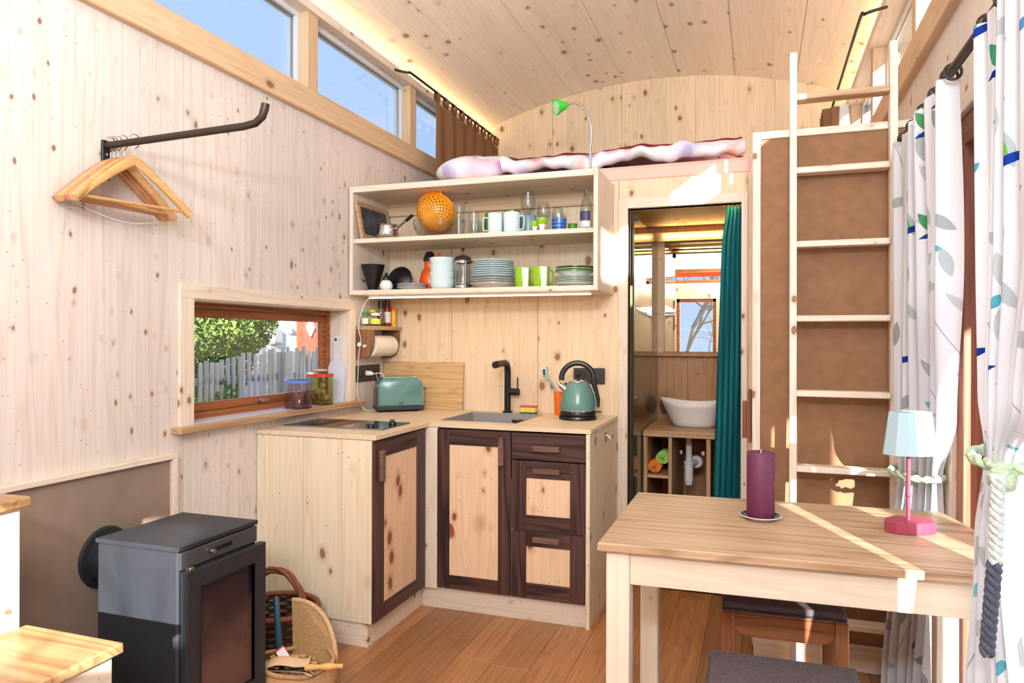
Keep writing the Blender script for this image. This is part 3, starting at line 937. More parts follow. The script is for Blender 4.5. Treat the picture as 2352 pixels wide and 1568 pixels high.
glassware('wine_glass', 'clear wine glass behind the green egg cups', [(r*.95, z*.78) for r, z in wine], (-1.075, 3.60, Z1))
glassware('wine_glass', 'small clear stem glass behind the blue striped glass', [(r*.8, z*.68) for r, z in wine], (-1.005, 3.63, Z1))
def egg_cup(label, k, loc):
    t = thing('egg_cup', label, 'egg cup', loc)
    part('foot', cup([(0, 0), (.016*k, 0), (.012*k, .006*k), (.010*k, .016*k), (.017*k, .030*k), (0, .030*k)]), M['white'], t, 50)
    part('bowl', cup(wall_prof([(.016*k, .030*k), (.021*k, .040*k), (.022*k, .056*k)], .002)), M['green'], t, 50)
egg_cup('smaller lime and white egg cup', 1.0, (-1.082, 3.47, Z1))
egg_cup('larger lime and white egg cup', 1.25, (-1.040, 3.46, Z1))
t = thing('striped_glass', 'glass with blue bands on the upper shelf', 'glass', (-.962, 3.50, Z1))
part('body', cup(wall_prof([(.031, 0), (.034, .004), (.037, .05), (.038, .092)], .0025)), M['glass'], t, 50)
for k in range(4):
    z = .008+k*.017
    part('band', cup([(.0352+k*.0006, z), (.0358+k*.0006, z), (.0362+k*.0006, z+.011), (.0352+k*.0006, z+.011)]), M['blue_stripe'], t, 50)
t = thing('striped_glass', 'small green ribbed glass beside the blue banded glass', 'glass', (-.900, 3.53, Z1))
part('body', cup(wall_prof([(.020, 0), (.022, .006), (.023, .045)], .002)), M['dgreen'], t, 50)
for k in range(3):
    part('rib', cup([(.0225, .008+k*.013), (.0245, .011+k*.013), (.0245, .014+k*.013), (.0225, .017+k*.013)]), M['dgreen'], t, 50)
t = thing('glass_bottle', 'clear glass bottle with purple label at the right of the upper shelf', 'bottle', (-.826, 3.52, Z1))
part('body', cup(wall_prof([(.029, 0), (.032, .006), (.032, .11), (.026, .15), (.014, .175), (.0125, .215)], .0025)), M['glass'], t, 50)
def lab(u, v):
    a = R(-150+u*110); return (.0328*math.cos(a), .0328*math.sin(a), .055+.045*v)
part('label', MB().add(grid(lab, 12, 2)), plain('label_purple', (62, 52, 96), .5), t, 60)
part('print', MB().add(grid(lambda u, v: (.0328*math.cos(R(-150+u*110)), .0328*math.sin(R(-150+u*110)), .02+.03*v), 12, 2)), plain('label_white', (220, 220, 224), .6), t, 60)

# --- lower shelf
t = thing('coffee_dripper', 'black coffee filter cone with handle on the lower shelf', 'coffee filter', (-2.018, 3.47, Z2))
part('plate', cup([(0, .0), (.030, 0), (.052, .004), (.052, .007), (.030, .010), (0, .010)]), M['blackplastic'], t, 50)
part('cone', cup(wall_prof([(.026, .010), (.032, .03), (.055, .105), (.066, .145)], .003)), M['blackplastic'], t, 50)
part('handle', MB().add(strip(smooth_path([(-.050, 0, .12), (-.082, 0, .118), (-.085, 0, .085), (-.060, 0, .06), (-.040, 0, .055)], 4), (0, 1, 0), .010, .006)), M['blackplastic'], t, 50)
t = thing('black_lid', 'round black lid standing on edge behind the coffee filter', 'pan', (-1.93, 3.62, Z2))  # a shallow domed lid, not a pan
Ml = T3(0, 0, .075) @ RX(72) @ RZ(10)
part('rim', MB().add(lathe([(.070, 0), (.075, 0), (.075, .006), (.070, .006)], 28, close=True), Ml), M['blackplastic'], t, 50)
part('base', MB().add(lathe([(.070, .004), (.04, .018), (0, .024)], 28), Ml), M['blackplastic'], t, 50)
t = thing('sugar_pot', 'small white round pot with black spout top', 'pot', (-1.917, 3.44, Z2))
part('body', cup([(0, 0), (.022, 0), (.034, .014), (.036, .030), (.026, .050), (.018, .056), (0, .056)]), M['white'], t, 50)
part('top', cup([(0, .055), (.020, .055), (.021, .066), (.014, .076), (.006, .084), (.008, .094), (0, .097)]), M['blackplastic'], t, 50)
def plate_prof(r, h=.02):
    return [(0, 0), (r*.55, 0), (r*.62, .003), (r*.98, h), (r, h), (r, h+.003), (r*.97, h+.003), (r*.60, .007), (0, .006)]
def plate(label, r, z, loc, mat, edge=None, h=.02, group=None):
    t = thing('plate', label, 'plate', (loc[0], loc[1], z), 0, group)
    part('dish', cup(plate_prof(r, h), 36), mat, t, 40)
    if edge: part('rim_band', cup([(r*.985, h+.0016), (r+.0006, h+.0016), (r+.0006, h+.0036), (r*.985, h+.0036)], 36), edge, t, 40)
    return t
for k in range(3):
    plate(['lowest', 'middle', 'topmost'][k]+' small white saucer in the stack by the orange flask', .082, Z2+k*.009, (-1.775, 3.47), M['white'], M['brown_edge'], .013)
t = thing('vacuum_flask', 'orange metallic flask with black lid', 'flask', (-1.715, 3.56, Z2))
part('body', cup([(0, 0), (.045, 0), (.052, .01), (.055, .06), (.045, .105), (.030, .125), (.027, .15), (.032, .165), (0, .165)]), M['redorange'], t, 50)
part('lid', cup([(0, .163), (.034, .163), (.036, .178), (.026, .20), (.018, .216), (0, .22)], 10), M['blackplastic'], t, 30)
part('spout', MB().add(strip([(.02, -.01, .165), (.05, -.02, .185), (.06, -.022, .205)], (0, 1, 0), .02, .02)), M['redorange'], t, 50)
for k in range(4):
    o = single('bowl', cup(wall_prof([(.040, 0), (.056, .006), (.063, .020), (.0695, .052), (.0705, .055)], .004), 32), M['paleblue'],
               ['lowest', 'second lowest', 'second highest', 'topmost'][k]+' pale blue bowl in the stack by the coffee press', 'bowl', 50)
    o.location = (-1.608+random.uniform(-.002, .002), 3.49, Z2+k*.0385)
t = thing('coffee_press', 'glass and chrome coffee press with black handle', 'coffee press', (-1.492, 3.50, Z2))
part('beaker', cup(wall_prof([(.038, .006), (.039, .02), (.039, .155)], .002)), M['glass'], t, 50)
fr_ = MB()
for k in range(4):
    a = R(45+90*k); fr_.add(strip([(.0405*math.cos(a), .0405*math.sin(a), 0), (.0405*math.cos(a), .0405*math.sin(a), .150)], (-math.sin(a), math.cos(a), 0), .008, .002))
fr_.add(lathe([(.0395, .140), (.0415, .140), (.0415, .152), (.0395, .152)], 28, close=True)).add(lathe([(.0395, .010), (.0415, .010), (.0415, .022), (.0395, .022)], 28, close=True))
part('frame', fr_, M['chrome'], t, 40)
part('lid', cup([(.0, .152), (.044, .152), (.046, .160), (.040, .172), (.020, .182), (0, .184)]), plain('press_lid', (84, 70, 62), .3, .6), t, 40)
part('plunger', MB().add(lathe([(.002, .012), (.002, .205), (.007, .207), (.010, .214), (.006, .222), (0, .224)], 14)), M['iron'], t, 50)
part('filter_disc', cup([(0, .030), (.036, .030), (.036, .034), (0, .034)]), M['chrome'], t, 40)
part('handle', MB().add(strip(smooth_path([(.041, 0, .145), (.068, 0, .14), (.072, 0, .09), (.066, 0, .035), (.041, 0, .02)], 4), (0, 1, 0), .014, .010)), M['blackplastic'], t, 50)
ordn = ['lowest', 'second', 'third', 'fourth', 'fifth', 'sixth', 'seventh', 'eighth']
z = Z2
for k in range(4):
    plate(ordn[k]+' white plate with brown rim at the bottom of the big pile', .128, z, (-1.318, 3.51), M['white'], M['brown_edge'], .024 if k == 0 else .017); z += .0105
z += .006
for k in range(4):
    plate(ordn[k]+' wide pale blue plate in the middle of the big pile', .122, z, (-1.318, 3.51), M['paleblue'], None, .019); z += .0105
z += .004
for k in range(4):
    plate(ordn[k]+' smaller pale blue plate on top of the big pile', .108, z, (-1.322, 3.51), M['paleblue'], None, .019); z += .0105
mug('lime green mug with white stripe, next to the plate pile', M['green'], .043, .102, (-1.143, 3.46, Z2), 40, stripe=True)
mug('lime green mug with white stripe, next to the green rimmed plates', M['green'], .044, .104, (-1.046, 3.46, Z2), 40, stripe=True)
z = Z2
for k in range(5):
    plate(ordn[k]+' green rimmed white plate at the right end of the lower shelf', .101, z, (-.880, 3.50), M['white'], M['dgreen'] if k else None, .015); z += .0088
o = thing('soup_bowl', 'green rimmed soup bowl on the right-hand plate pile', 'bowl', (-.880, 3.50, z+.002))
part('dish', cup([(0, 0), (.05, 0), (.055, .004), (.075, .022), (.099, .030), (.099, .033), (.073, .027), (.05, .008), (0, .006)], 36), M['white'], o, 40)
part('rim_band', cup([(.088, .0275), (.100, .0295), (.1, .0345), (.088, .0305)], 36, ), M['dgreen'], o, 40)
plate('upper green plate on top of the right-hand pile', .100, z+.030, (-.878, 3.50), M['white'], M['dgreen'], .014)
plate('topmost green plate of the right-hand pile', .099, z+.040, (-.876, 3.50), M['dgreen'], M['dgreen'], .014)

# ============================================================ ON THE WORKTOP
t = thing('chopping_board', 'large oak chopping board leaning on the kitchen wall', 'chopping board', (-1.86, 3.745, .90))
part('board', MB().B(-.255, .262, -.008, .010, 0, .272, M=RX(-6), ch=.002), M['board'], t)

t = thing('toaster', 'mint green rounded two-slice toaster', 'toaster', (-1.925, 3.595, .90), 40)
W, D, Hh = .126, .070, .190
def tprof(s):   # rounded-top cross section in X-Z
    pts = []
    for x, z in ((-W, .030), (-W, .12)): pts.append((x*s, z))
    for k in range(9):
        a = R(180-90*k/8); pts.append(((-W+.055+.055*math.cos(a))*s, .135+.055*math.sin(a)))
    pts += [(-q[0], q[1]) for q in reversed(pts[:])]
    return pts
def extr(poly, y0, y1, ch=.006):
    v, f = prism(poly, y0, y1, ch)
    return [(p[0], p[2], p[1]) for p in v], f
part('shell', MB().add(extr(tprof(1), -D, D, .008)), M['teal_enamel'], t, 40)
part('end_cap', MB().add(extr([(-W-.004, .028), (-W-.004, .125), (-W+.012, .165), (-W+.02, .165), (-W+.006, .028)], -D+.006, D-.006, .003)), plain('toaster_side', (92, 74, 66), .3, .4), t, 30)
part('end_cap', MB().add(extr([(W+.004, .028), (W+.004, .125), (W-.012, .165), (W-.02, .165), (W-.006, .028)], -D+.006, D-.006, .003)), M['steel'], t, 30)
part('slot_frame', MB().B(-.095, .095, -.032, .032, .188, .193, ch=.002), plain('toaster_top', (206, 214, 204), .3), t)
part('slot', MB().B(-.085, .085, -.022, -.006, .190, .1945, ch=0).B(-.085, .085, .006, .022, .190, .1945, ch=0), M['blackplastic'], t)
part('base', MB().B(-W-.006, W+.006, -D-.004, D+.004, .008, .032, ch=.006), plain('toaster_base', (40, 42, 48), .4), t)
for a in (-.10, .10):
    for b in (-.05, .05): part('foot', MB().add(lathe([(0, 0), (.008, 0), (.008, .009), (0, .009)], 10), T3(a, b, 0)), M['blackplastic'], t)
part('lever', MB().B(W+.002, W+.028, -.012, .012, .118, .126, ch=.003), M['blackplastic'], t)
part('badge', MB().B(-.014, .014, -D-.0018, -D+.001, .046, .051, ch=0), M['blackplastic'], t)

t = thing('kettle', 'mint green electric kettle with black handle', 'kettle', (-.873, 3.545, .90))
part('base', cup([(0, 0), (.094, 0), (.097, .006), (.094, .018), (.05, .022), (0, .022)], 36), M['blackplastic'], t, 40)
part('foot_ring', cup([(0, .022), (.090, .022), (.092, .028), (.090, .042), (.088, .044), (0, .044)], 36), M['blackplastic'], t, 40)
part('body', cup([(.0885, .044), (.091, .050), (.089, .085), (.082, .120), (.068, .160), (.055, .182), (.046, .190), (0, .190)], 36), M['teal_enamel'], t, 60)
part('trim_ring', cup([(.0885, .043), (.0915, .044), (.0915, .048), (.0885, .049)], 36), M['chrome'], t, 40)
ld = part('lid', cup([(0, .188), (.045, .188), (.043, .194), (.02, .200), (0, .201)], 28), M['chrome'], t, 40)
part('lid_knob', cup([(0, .199), (.007, .199), (.007, .212), (.016, .218), (.017, .226), (.010, .232), (0, .233)], 18), M['blackplastic'], ld, 40)
part('spout', MB().add(strip([(-.055, -.020, .150), (-.080, -.029, .170), (-.094, -.034, .185)], (0, 1, 0), [.05, .036, .022], [.035, .025, .012])), M['chrome'], t, 50)
hp = []
for k in range(15):
    a = R(196-196*k/14 - 10)
    hp.append((-.002+.080*math.cos(a), .0+.018*math.cos(a), .205+.080*math.sin(a)))
hp += [(.086, .024, .15), (.097, .028, .10), (.094, .028, .062)]
part('handle', MB().add(strip(hp, (.25, -.97, 0), .030, [.028]*15+[.024]*3)), M['blackplastic'], t, 50)
part('water_gauge', MB().add(strip([(.083, -.002, .145), (.0925, 0, .095), (.095, 0, .060)], (0, 1, 0), .016, .006)), plain('gauge', (150, 160, 160), .2), t, 50)
part('switch', MB().B(.088, .118, .012, .026, .036, .042, ch=.002), M['blackplastic'], t)

t = thing('beaker', 'orange beaker with brushes behind the kettle', 'beaker', (-1.012, 3.70, .90))
part('cup', cup(wall_prof([(.022, 0), (.026, .004), (.032, .125)], .002)), plain('orange_cup', (236, 110, 22), .4), t, 50)
t = thing('dish_brush', 'turquoise dish brush leaning out of the orange beaker', 'brush', (-1.012, 3.70, .90))
part('handle', MB().add(strip([(.012, 0, .012), (-.006, -.005, .11), (-.048, -.010, .180), (-.066, -.012, .20)], (0, 1, 0), .012, .007)), plain('brush_turquoise', (96, 178, 190), .4), t, 50)
part('head', MB().add(strip([(-.062, -.012, .195), (-.070, -.012, .225), (-.068, -.012, .258)], (0, 1, 0), [.022, .032, .020], .010)), plain('brush_turquoise_pale', (150, 208, 214), .4), t, 50)
br = MB()
for k in range(46):
    u = random.random(); zz = .200+u*.056; yy = -.012+random.uniform(-.012, .012)
    br.add(tube([(-.070, yy, zz), (-.092+random.uniform(-.004, .004), yy+random.uniform(-.004, .004), zz+random.uniform(-.004, .006))], .0013, 4))
part('bristles', br, M['white'], t)
part('bristle_tuft', MB().add(strip([(-.080, -.020, .205), (-.082, -.022, .245)], (0, 1, 0), .01, .012)), plain('dark_blue_bristles', (26, 40, 84), .8), t, 50)
t = thing('scouring_brush', 'small white and navy brush leaning right in the orange beaker', 'brush', (-1.012, 3.70, .90))
part('handle', MB().add(strip([(-.012, -.006, .010), (.014, -.006, .13), (.026, -.008, .165)], (0, 1, 0), .012, .007)), M['white'], t, 50)
part('head', MB().add(strip([(.024, -.010, .150), (.040, -.012, .172)], (0, 1, 0), .024, .014)), plain('navy_head', (34, 40, 70), .6), t, 50)
t = thing('sponge', 'yellow and pink kitchen sponge on a small dish', 'sponge', (-1.185, 3.695, .90))
part('dish', MB().B(-.045, .045, -.022, .022, 0, .008, ch=.003), plain('sponge_dish', (40, 54, 46), .5), t)
part('foam', MB().B(-.046, .046, -.024, .024, .008, .036, ch=.004), plain('sponge_yellow', (226, 204, 92), .95, var=.12, vs=120), t)
part('scourer', MB().B(-.046, .046, -.024, .024, .036, .044, ch=.002), plain('sponge_pink', (214, 70, 120), .95), t)

# sockets
def socket(label, loc, rz, n, wdt, hgt):
    t = thing('power_socket', label, 'socket', loc, rz)
    part('plate', MB().B(-wdt/2, wdt/2, -.010, 0, -hgt/2, hgt/2, ch=.003), plain('socket_plate', (52, 48, 46), .4), t)
    for k in range(n):
        x = (k-(n-1)/2)*(wdt/n)
        part('insert', MB().add(lathe([(.021, 0), (.023, .002), (.023, .004), (.020, .004), (.019, -.004), (0, -.004)], 20), T3(x, -.010, 0) @ RX(90)), M['blackplastic'], t, 40)
    return t
socket('black triple socket on the left wall beside the window', (XL, 3.585, 1.11), 90, 3, .262, .092)
socket('black double socket on the wall behind the kettle', (-.868, YK, 1.108), 0, 2, .172, .086)
t = thing('power_plug', 'white plug in the triple socket with a cord to the toaster', 'plug', (XL+.012, 3.56, 1.11))
part('plug', MB().add(tube([(0, 0, 0), (.020, 0, 0), (.040, .004, -.004)], [.016, .015, .007], 12)), M['whitep'], t, 50)
cd = smooth_path([(.04, .004, -.004), (.08, .02, .0), (.10, .04, -.03), (.12, .06, -.07), (.125, .08, -.13)], 5)
part('cord', MB().add(tube(cd, .003, 6)), M['whitep'], t, 60)

# kitchen roll holder on the left wall
t = thing('roll_holder', 'brown wooden kitchen roll holder with shelf above the socket', 'roll holder', (XL, 3.46, 1.19))
prof = [(0, 0), (.055, .004), (.085, .020), (.105, .060), (.112, .11), (.112, .165), (0, .165)]
def sidepl(y0, y1):
    v, f = prism(prof, y0, y1, 0)
    return [(p[0], p[2], p[1]) for p in v], f
part('side', MB().add(sidepl(0, .016)), M['holder'], t)
part('side', MB().add(sidepl(.290, .306)), M['holder'], t)
part('shelf', MB().B(0, .122, 0, .310, .165, .187, ch=.002), M['oakY'], t)
part('dowel', MB().add(tube([(.062, -.014, .075), (.062, .312, .075)], .009, 12)), M['pineY'], t, 50)
t = thing('kitchen_roll', 'white printed kitchen roll with a loose sheet', 'kitchen roll', (XL+.062, 3.475+.016, 1.265))
part('roll', MB().add(lathe([(.018, 0), (.060, 0), (.060, .235), (.018, .235)], 32, close=True), RX(-90)), M['paper'], t, 40)
def sheet(u, v):
    a = R(-20-u*80); 
    if u < .6:
        a = R(40-u/.6*130); return (.0612*math.cos(a), -.004+.239*v, .0612*math.sin(a))
    k = (u-.6)/.4
    return (-.0-.075*k, -.004+.239*v-.03*k*(1-v), -.0612-.012*k*k+.012*k)
part('sheet', MB().add(grid(sheet, 26, 4)), M['paper'], t, 60)

# spice jars on the holder shelf
zs = 1.19+.187
def jar(name, label, x, y, r, h, body, lidc, lidh, band=None):
    t = thing(name, label, 'spice jar', (XL+x, y, zs))
    part('body', cup([(0, 0), (r*.92, 0), (r, .004), (r, h*.86), (r*.8, h), (0, h)], 20), body, t, 40)
    part('lid', cup([(0, h), (r*.86, h), (r*.86, h+lidh), (r*.7, h+lidh+.003), (0, h+lidh+.003)], 20), lidc, t, 40)
    if band: part('label', cup([(r+.0006, h*.18), (r+.0009, h*.18), (r+.0009, h*.70), (r+.0006, h*.70)], 20), band, t, 40)
P_ = lambda n, c, r=.4: plain(n, c, r)
jar('spice_jar', 'small green-topped jar at the front of the roll holder shelf', .042, 3.49, .018, .062, M['glass'], P_('lid_green', (30, 122, 52)), .012, P_('lb_white', (220, 226, 216)))
jar('spice_jar', 'flat yellow-green labelled jar on the roll holder shelf', .080, 3.535, .030, .058, M['glass'], P_('lid_white', (228, 226, 216)), .013, P_('lb_yellow', (206, 206, 90)))
jar('spice_jar', 'lime lidded jar at the back of the roll holder shelf', .036, 3.58, .026, .078, M['glass'], P_('lid_lime', (186, 200, 40)), .014, P_('lb_pale', (222, 214, 190)))
jar('spice_grinder', 'tall clear pepper grinder with black top', .076, 3.605, .020, .105, M['glass'], M['blackplastic'], .038, P_('lb_grey', (96, 84, 78)))
jar('sauce_bottle', 'dark red sauce bottle with white label and black cap', .078, 3.675, .020, .120, P_('sauce_red', (120, 26, 30)), P_('cap_plum', (56, 18, 26)), .03, P_('lb_white2', (226, 216, 214)))
jar('spice_jar', 'yellow shaker with orange cap at the back end of the shelf', .088, 3.730, .018, .098, P_('shaker_yellow', (236, 178, 28)), P_('cap_orange', (240, 120, 20)), .016)

# on the window sill
zsill = .9665
def storage_jar(label, y, x, r, h, mat, rimc, cat='jar', lid=None):
    t = thing('storage_jar', label, cat, (x, y, zsill))
    part('body', cup(wall_prof([(r*.97, 0), (r, .004), (r, h)], .0035), 32), mat, t, 50)
    part('rim', cup([(r-.004, h-.012), (r+.001, h-.012), (r+.001, h+.002), (r-.004, h+.002)], 32), rimc, t, 50)
    part('base', cup([(0, .001), (r*.96, .001), (r*.96, .016), (0, .016)], 32), mat, t, 50)
    return t
storage_jar('smoky violet glass jar with blue rim on the window sill', 2.958, XL-.012, .066, .135, M['amber'], plain('blue_rim', (90, 120, 200), .2))
t = storage_jar('olive glass jar with red rim and stone on its lid', 3.165, XL-.03, .068, .155, M['olive'], plain('red_rim', (206, 54, 30), .2))
part('lid', cup([(0, .158), (.066, .158), (.064, .163), (0, .165)], 32), M['glass'], t, 50)
for k in range(9):
    a = 2.4*k; rr = .038 if k < 7 else .014
    nz_ = single('walnut', MB().add(lathe([(0, -.019), (.010, -.015), (.016, -.004), (.016, .006), (.009, .015), (0, .018)], 12)), plain('nut%d' % k, (176-6*(k % 3), 140-9*(k % 2), 88), .6, var=.2, vs=120),
                ['brown nut lying in the olive glass jar'][0], 'nut', 60, 'nuts in the olive jar')
    nz_.location = (XL-.03+rr*math.cos(a), 3.165+rr*math.sin(a), zsill+.036+(.030 if k % 3 == 2 else 0)+(.03 if k > 6 else 0))
    nz_.rotation_euler = (k, k*1.7, 0)
st = single('pebble', MB().add(lathe([(0, 0), (.030, .002), (.036, .008), (.030, .015), (0, .018)], 20), SC(1, 1.25, 1)), plain('stone', (190, 168, 146), .8, var=.1, vs=30), 'flat beige pebble on the lid of the olive jar', 'pebble', 60)
st.location = (XL-.03, 3.165, zsill+.165)
t = thing('serving_paddle', 'white wooden paddle board leaning in the window reveal', 'board', (XL-.062, 3.366, zsill))
pol = [(-.058, 0), (.058, 0), (.074, .16), (.072, .19), (.052, .225), (.024, .24), (.020, .34), (.026, .362), (.014, .385), (-.014, .385), (-.026, .362), (-.020, .34), (-.024, .24), (-.052, .225), (-.072, .19), (-.074, .16)]
v, f = prism(pol, -.007, .007, .0)
part('paddle', MB().add(([(p[0]*.76, p[2], p[1]*.92) for p in v], f), RX(-1.5)), plain('white_paint_worn', (214, 212, 220), .6, var=.06, vs=14), t)
part('hole', MB().add(lathe([(0, 0), (.007, 0), (.007, .001), (0, .001)], 14), T3(0, -.0085, .335) @ RX(90)), M['blackplastic'], t)
# ============================================================ LEFT: CLOTHES RAIL, STOVE, STAIRS, BASKET
t = thing('clothes_rail', 'black iron clothes rail sticking out from the left wall', 'clothes rail', (XL, 1.85, 1.963))
part('bracket', MB().B(0, .010, -.016, .016, -.115, .018, ch=.002), M['black'], t)
rp = [(.004, 0, 0), (.58, 0, .012), (.625, 0, .018), (.650, 0, .036), (.660, 0, .062), (.662, 0, .075)]
part('rod', MB().add(tube(rp, [.012, .012, .012, .0125, .013, .013], 14)), M['iron'], t, 50)
for z in (-.03, -.09):
    part('screw', MB().add(lathe([(0, .002), (.005, .001), (.005, 0)], 10), T3(.010, 0, z) @ RY(90)), M['chrome'], t)

def make_hanger(mat, label, loc, rz, half=.205, bar=True, wire=False):
    t = thing('coat_hanger', label, 'hanger', loc, rz, 'wooden hangers on the clothes rail')
    hook = [(0, 0, -.092), (0, 0, -.055), (0, .004, -.046), (0, .014, -.036)]
    for k in range(9):
        a = R(-40+210*k/8); hook.append((0, .0+.018*math.cos(a), -.018+.0165*math.sin(a)+.0015))
    part('hook', MB().add(tube(hook, .0017, 6)), M['chrome'], t, 60)
    pts = []
    for k in range(-8, 9):
        u = k/8; a = abs(u)
        pts.append((.016*a*a, half*u, -.088-.150*a**1.12-.012*a*a))
    part('shoulder', MB().add(strip(pts, (1, 0, 0), [.011+.020*abs(k/8)**.8 for k in range(-8, 9)], [.022+.014*(1-abs(k/8))**2 for k in range(-8, 9)], 12)), mat, t, 60)
    if bar:
        part('trouser_bar', MB().add(tube([(.012, -half*.90, -.236), (.012, half*.90, -.236)], .0055, 10)), mat, t, 60)
    if wire:
        part('wire_loop', MB().add(tube(smooth_path([(.012, -half*.85, -.235), (.02, -half*.3, -.272), (.02, half*.3, -.285), (.012, half*.92, -.262)], 5), .0018, 6)), M['whitep'], t, 60)
    return t
hz = 1.992
dark_h = wood('hanger_dark', 'Y', (196, 120, 74), (160, 86, 46), ksc=0, grain=.4, ring=.3, rough=.2, spec=.6)
make_hanger(M['hanger'], 'front wooden coat hanger, nearest the free end of the rail', (-1.990, 1.853, hz), -14, .195)
make_hanger(M['hanger'], 'second wooden coat hanger from the front', (-2.036, 1.853, hz), 3, .212)
make_hanger(dark_h, 'reddish wooden coat hanger third from the front', (-2.062, 1.853, hz), 5, .212)
make_hanger(M['hanger'], 'fourth wooden coat hanger, close to the wall bracket', (-2.082, 1.853, hz), 1, .214)
make_hanger(dark_h, 'rearmost wooden coat hanger with a pale cord, against the wall', (-2.097, 1.853, hz), -2, .205, True, True)

# ---- wood stove
SX0_, SX1_, SYa, SYb, SZ = -1.952, -1.630, 1.680, 2.030, .680
t = thing('wood_stove', 'black steel wood stove with glass door in front of the plaster panel', 'stove', (-1.79, 1.855, 0))
part('body', MB().B(SX0_, SX1_-.004, SYa, SYb, .06, .668, ch=.006), M['stove'], t, world=True)
part('top_plate', MB().B(SX0_-.004, SX1_+.002, SYa-.004, SYb+.004, .668, .682, ch=.002), M['stove'], t, world=True)
part('plinth', MB().B(SX0_+.03, SX1_-.03, SYa+.02, SYb-.02, 0, .06, ch=.002), M['black'], t, world=True)
part('fascia', MB().B(SX1_-.004, SX1_+.004, SYa+.004, SYb-.004, .612, .664, ch=.002), plain('stove_fascia', (92, 96, 100), .35, .7), t, world=True)
sl = part('air_slider', MB().add(strip([(SX1_+.006, 1.80, .640), (SX1_+.006, 1.90, .640)], (0, 0, 1), .012, .004)), plain('slot_dark', (30, 32, 36), .4, .6), t, 50, world=True)
part('slider_knob', MB().add(lathe([(0, 0), (.008, 0), (.010, .006), (.008, .016), (0, .018)], 16), T3(SX1_+.006, 1.805, .640) @ RY(90)), M['steel'], sl, 50, world=True)
d = part('door', ring4(MB(), SX1_-.002, SX1_+.024, SYa+.008, SYb+.018, .100, .606, .058), M['stove'], t, world=True)
g = G('stove_glass_soot')
pz = g.coord(); zz_ = g.sep(pz)[2]
nz_ = g.noise(pz, 6, 4)
soot = g.math('ADD', g.rng(zz_, .22, .50), g.math('MULTIPLY', g.math('SUBTRACT', nz_, .5), 1.2), clamp=True)
g.bsdf(g.mix(soot, lin((92, 64, 56)), lin((28, 24, 36))), g.rng(soot, 0, 1, .35, .12), 0, .6)
part('glass', MB().B(SX1_+.004, SX1_+.012, SYa+.062, SYb-.036, .155, .552, ch=0), g.m, d, world=True)
part('glass_rim', ring4(MB(), SX1_+.010, SX1_+.0262, SYa+.062, SYb-.036, .155, .552, .004), M['black'], d, world=True)
part('hinge', MB().add(tube([(SX1_+.014, SYa+.018, .10), (SX1_+.014, SYa+.018, .610)], .011, 12)), M['stove'], d, 50, world=True)
part('hinge_pin', MB().B(SX1_+.004, SX1_+.024, SYa+.02, SYa+.04, .606, .618, ch=.003), M['steel'], d, world=True)
hd = MB().B(SX1_+.020, SX1_+.050, SYb+.010, SYb+.016, .39, .41).add(tube([(SX1_+.05, SYb+.028, .28), (SX1_+.055, SYb+.028, .44)], .010, 12))
part('flue', MB().add(tube([(SX0_+.01, 1.846, .560), (XL+.012, 1.846, .560)], .080, 32)), M['stove'], t, 60, world=True)
part('flue_rosette', MB().add(lathe([(.078, 0), (.104, 0), (.100, .012), (.080, .014)], 36), T3(XL+.012, 1.846, .560) @ RY(90)), M['stove'], t, 40, world=True)
part('flue_collar', MB().add(lathe([(.080, 0), (.088, 0), (.088, .03), (.080, .03)], 36, close=True), T3(SX0_-.032, 1.846, .560) @ RY(90)), M['stove'], t, 40, world=True)

# ---- steps up to the left
def step(label, x0, x1, ztop, rz_lo):
    t = thing('box_step', label, 'step', ((x0+x1)/2, .9, 0))
    part('tread', MB().B(x0, x1, .42, 1.352, ztop-.026, ztop, ch=.004), M['step'], t, world=True)
    part('side_board', MB().B(x1-.040, x1-.020, .45, 1.335, 0, ztop-.026), M['pineY'], t, world=True)
    part('end_board', MB().B(x0, x1-.040, 1.317, 1.335, 0, ztop-.026), M['pineZ'], t, world=True)
step('lower pale step with honey tread in front of the stove', -1.814, -1.48, .555, 0)
step('upper pale step at the left edge beside the plaster panel', XL+.035, -1.796, .892, .555)

# ---- wicker basket with firewood kit
BX, BY = -1.870, 2.455
t = thing('wicker_basket', 'brown wicker basket with arched handle behind the stove', 'basket', (BX, BY, 0))
stk = MB()
for k in range(26):
    a = 2*PI*k/26
    stk.add(tube([(.135*math.cos(a), .125*math.sin(a), .0), (.165*math.cos(a), .150*math.sin(a), .20)], .0045, 6))
part('stakes', stk, M['wicker_d'], t, 60)
for r_ in range(13):
    z = .008+.015*r_; kx = .135+.030*z/.2
    ph = r_ % 2
    ring_ = []
    for k in range(104):
        a = 2*PI*k/104; wv = .006*(1 if ((k//4)+ph) % 2 else -1)*math.sin(PI*(k % 4+.5)/4)
        ring_.append(((kx+wv)*math.cos(a), (kx*.92+wv)*math.sin(a), z))
    part('weave', MB().add(tube(ring_, .0065, 5, closed=True)), M['wicker_d'], t, 60)
rimp = [(.168*math.cos(2*PI*k/40), .153*math.sin(2*PI*k/40), .205) for k in range(40)]
part('rim', MB().add(tube(rimp, .012, 8, closed=True)), M['wicker'], t, 60)
for q in range(3):
    hp = []
    for k in range(30):
        a = PI*k/29; tw = 2.2*k/29*PI+q*2*PI/3
        hp.append((.128*math.cos(a)+.0075*math.cos(tw)*math.cos(a), .0075*math.sin(tw), .20+.155*math.sin(a)+.0075*math.cos(tw)*math.sin(a)))
    part('handle_cane', MB().add(tube(hp, .0085, 8)), M['wicker'], t, 60)
part('binding', MB().add(tube([(.128, 0, .19), (.129, 0, .235)], .019, 12)), M['wicker'], t, 60)
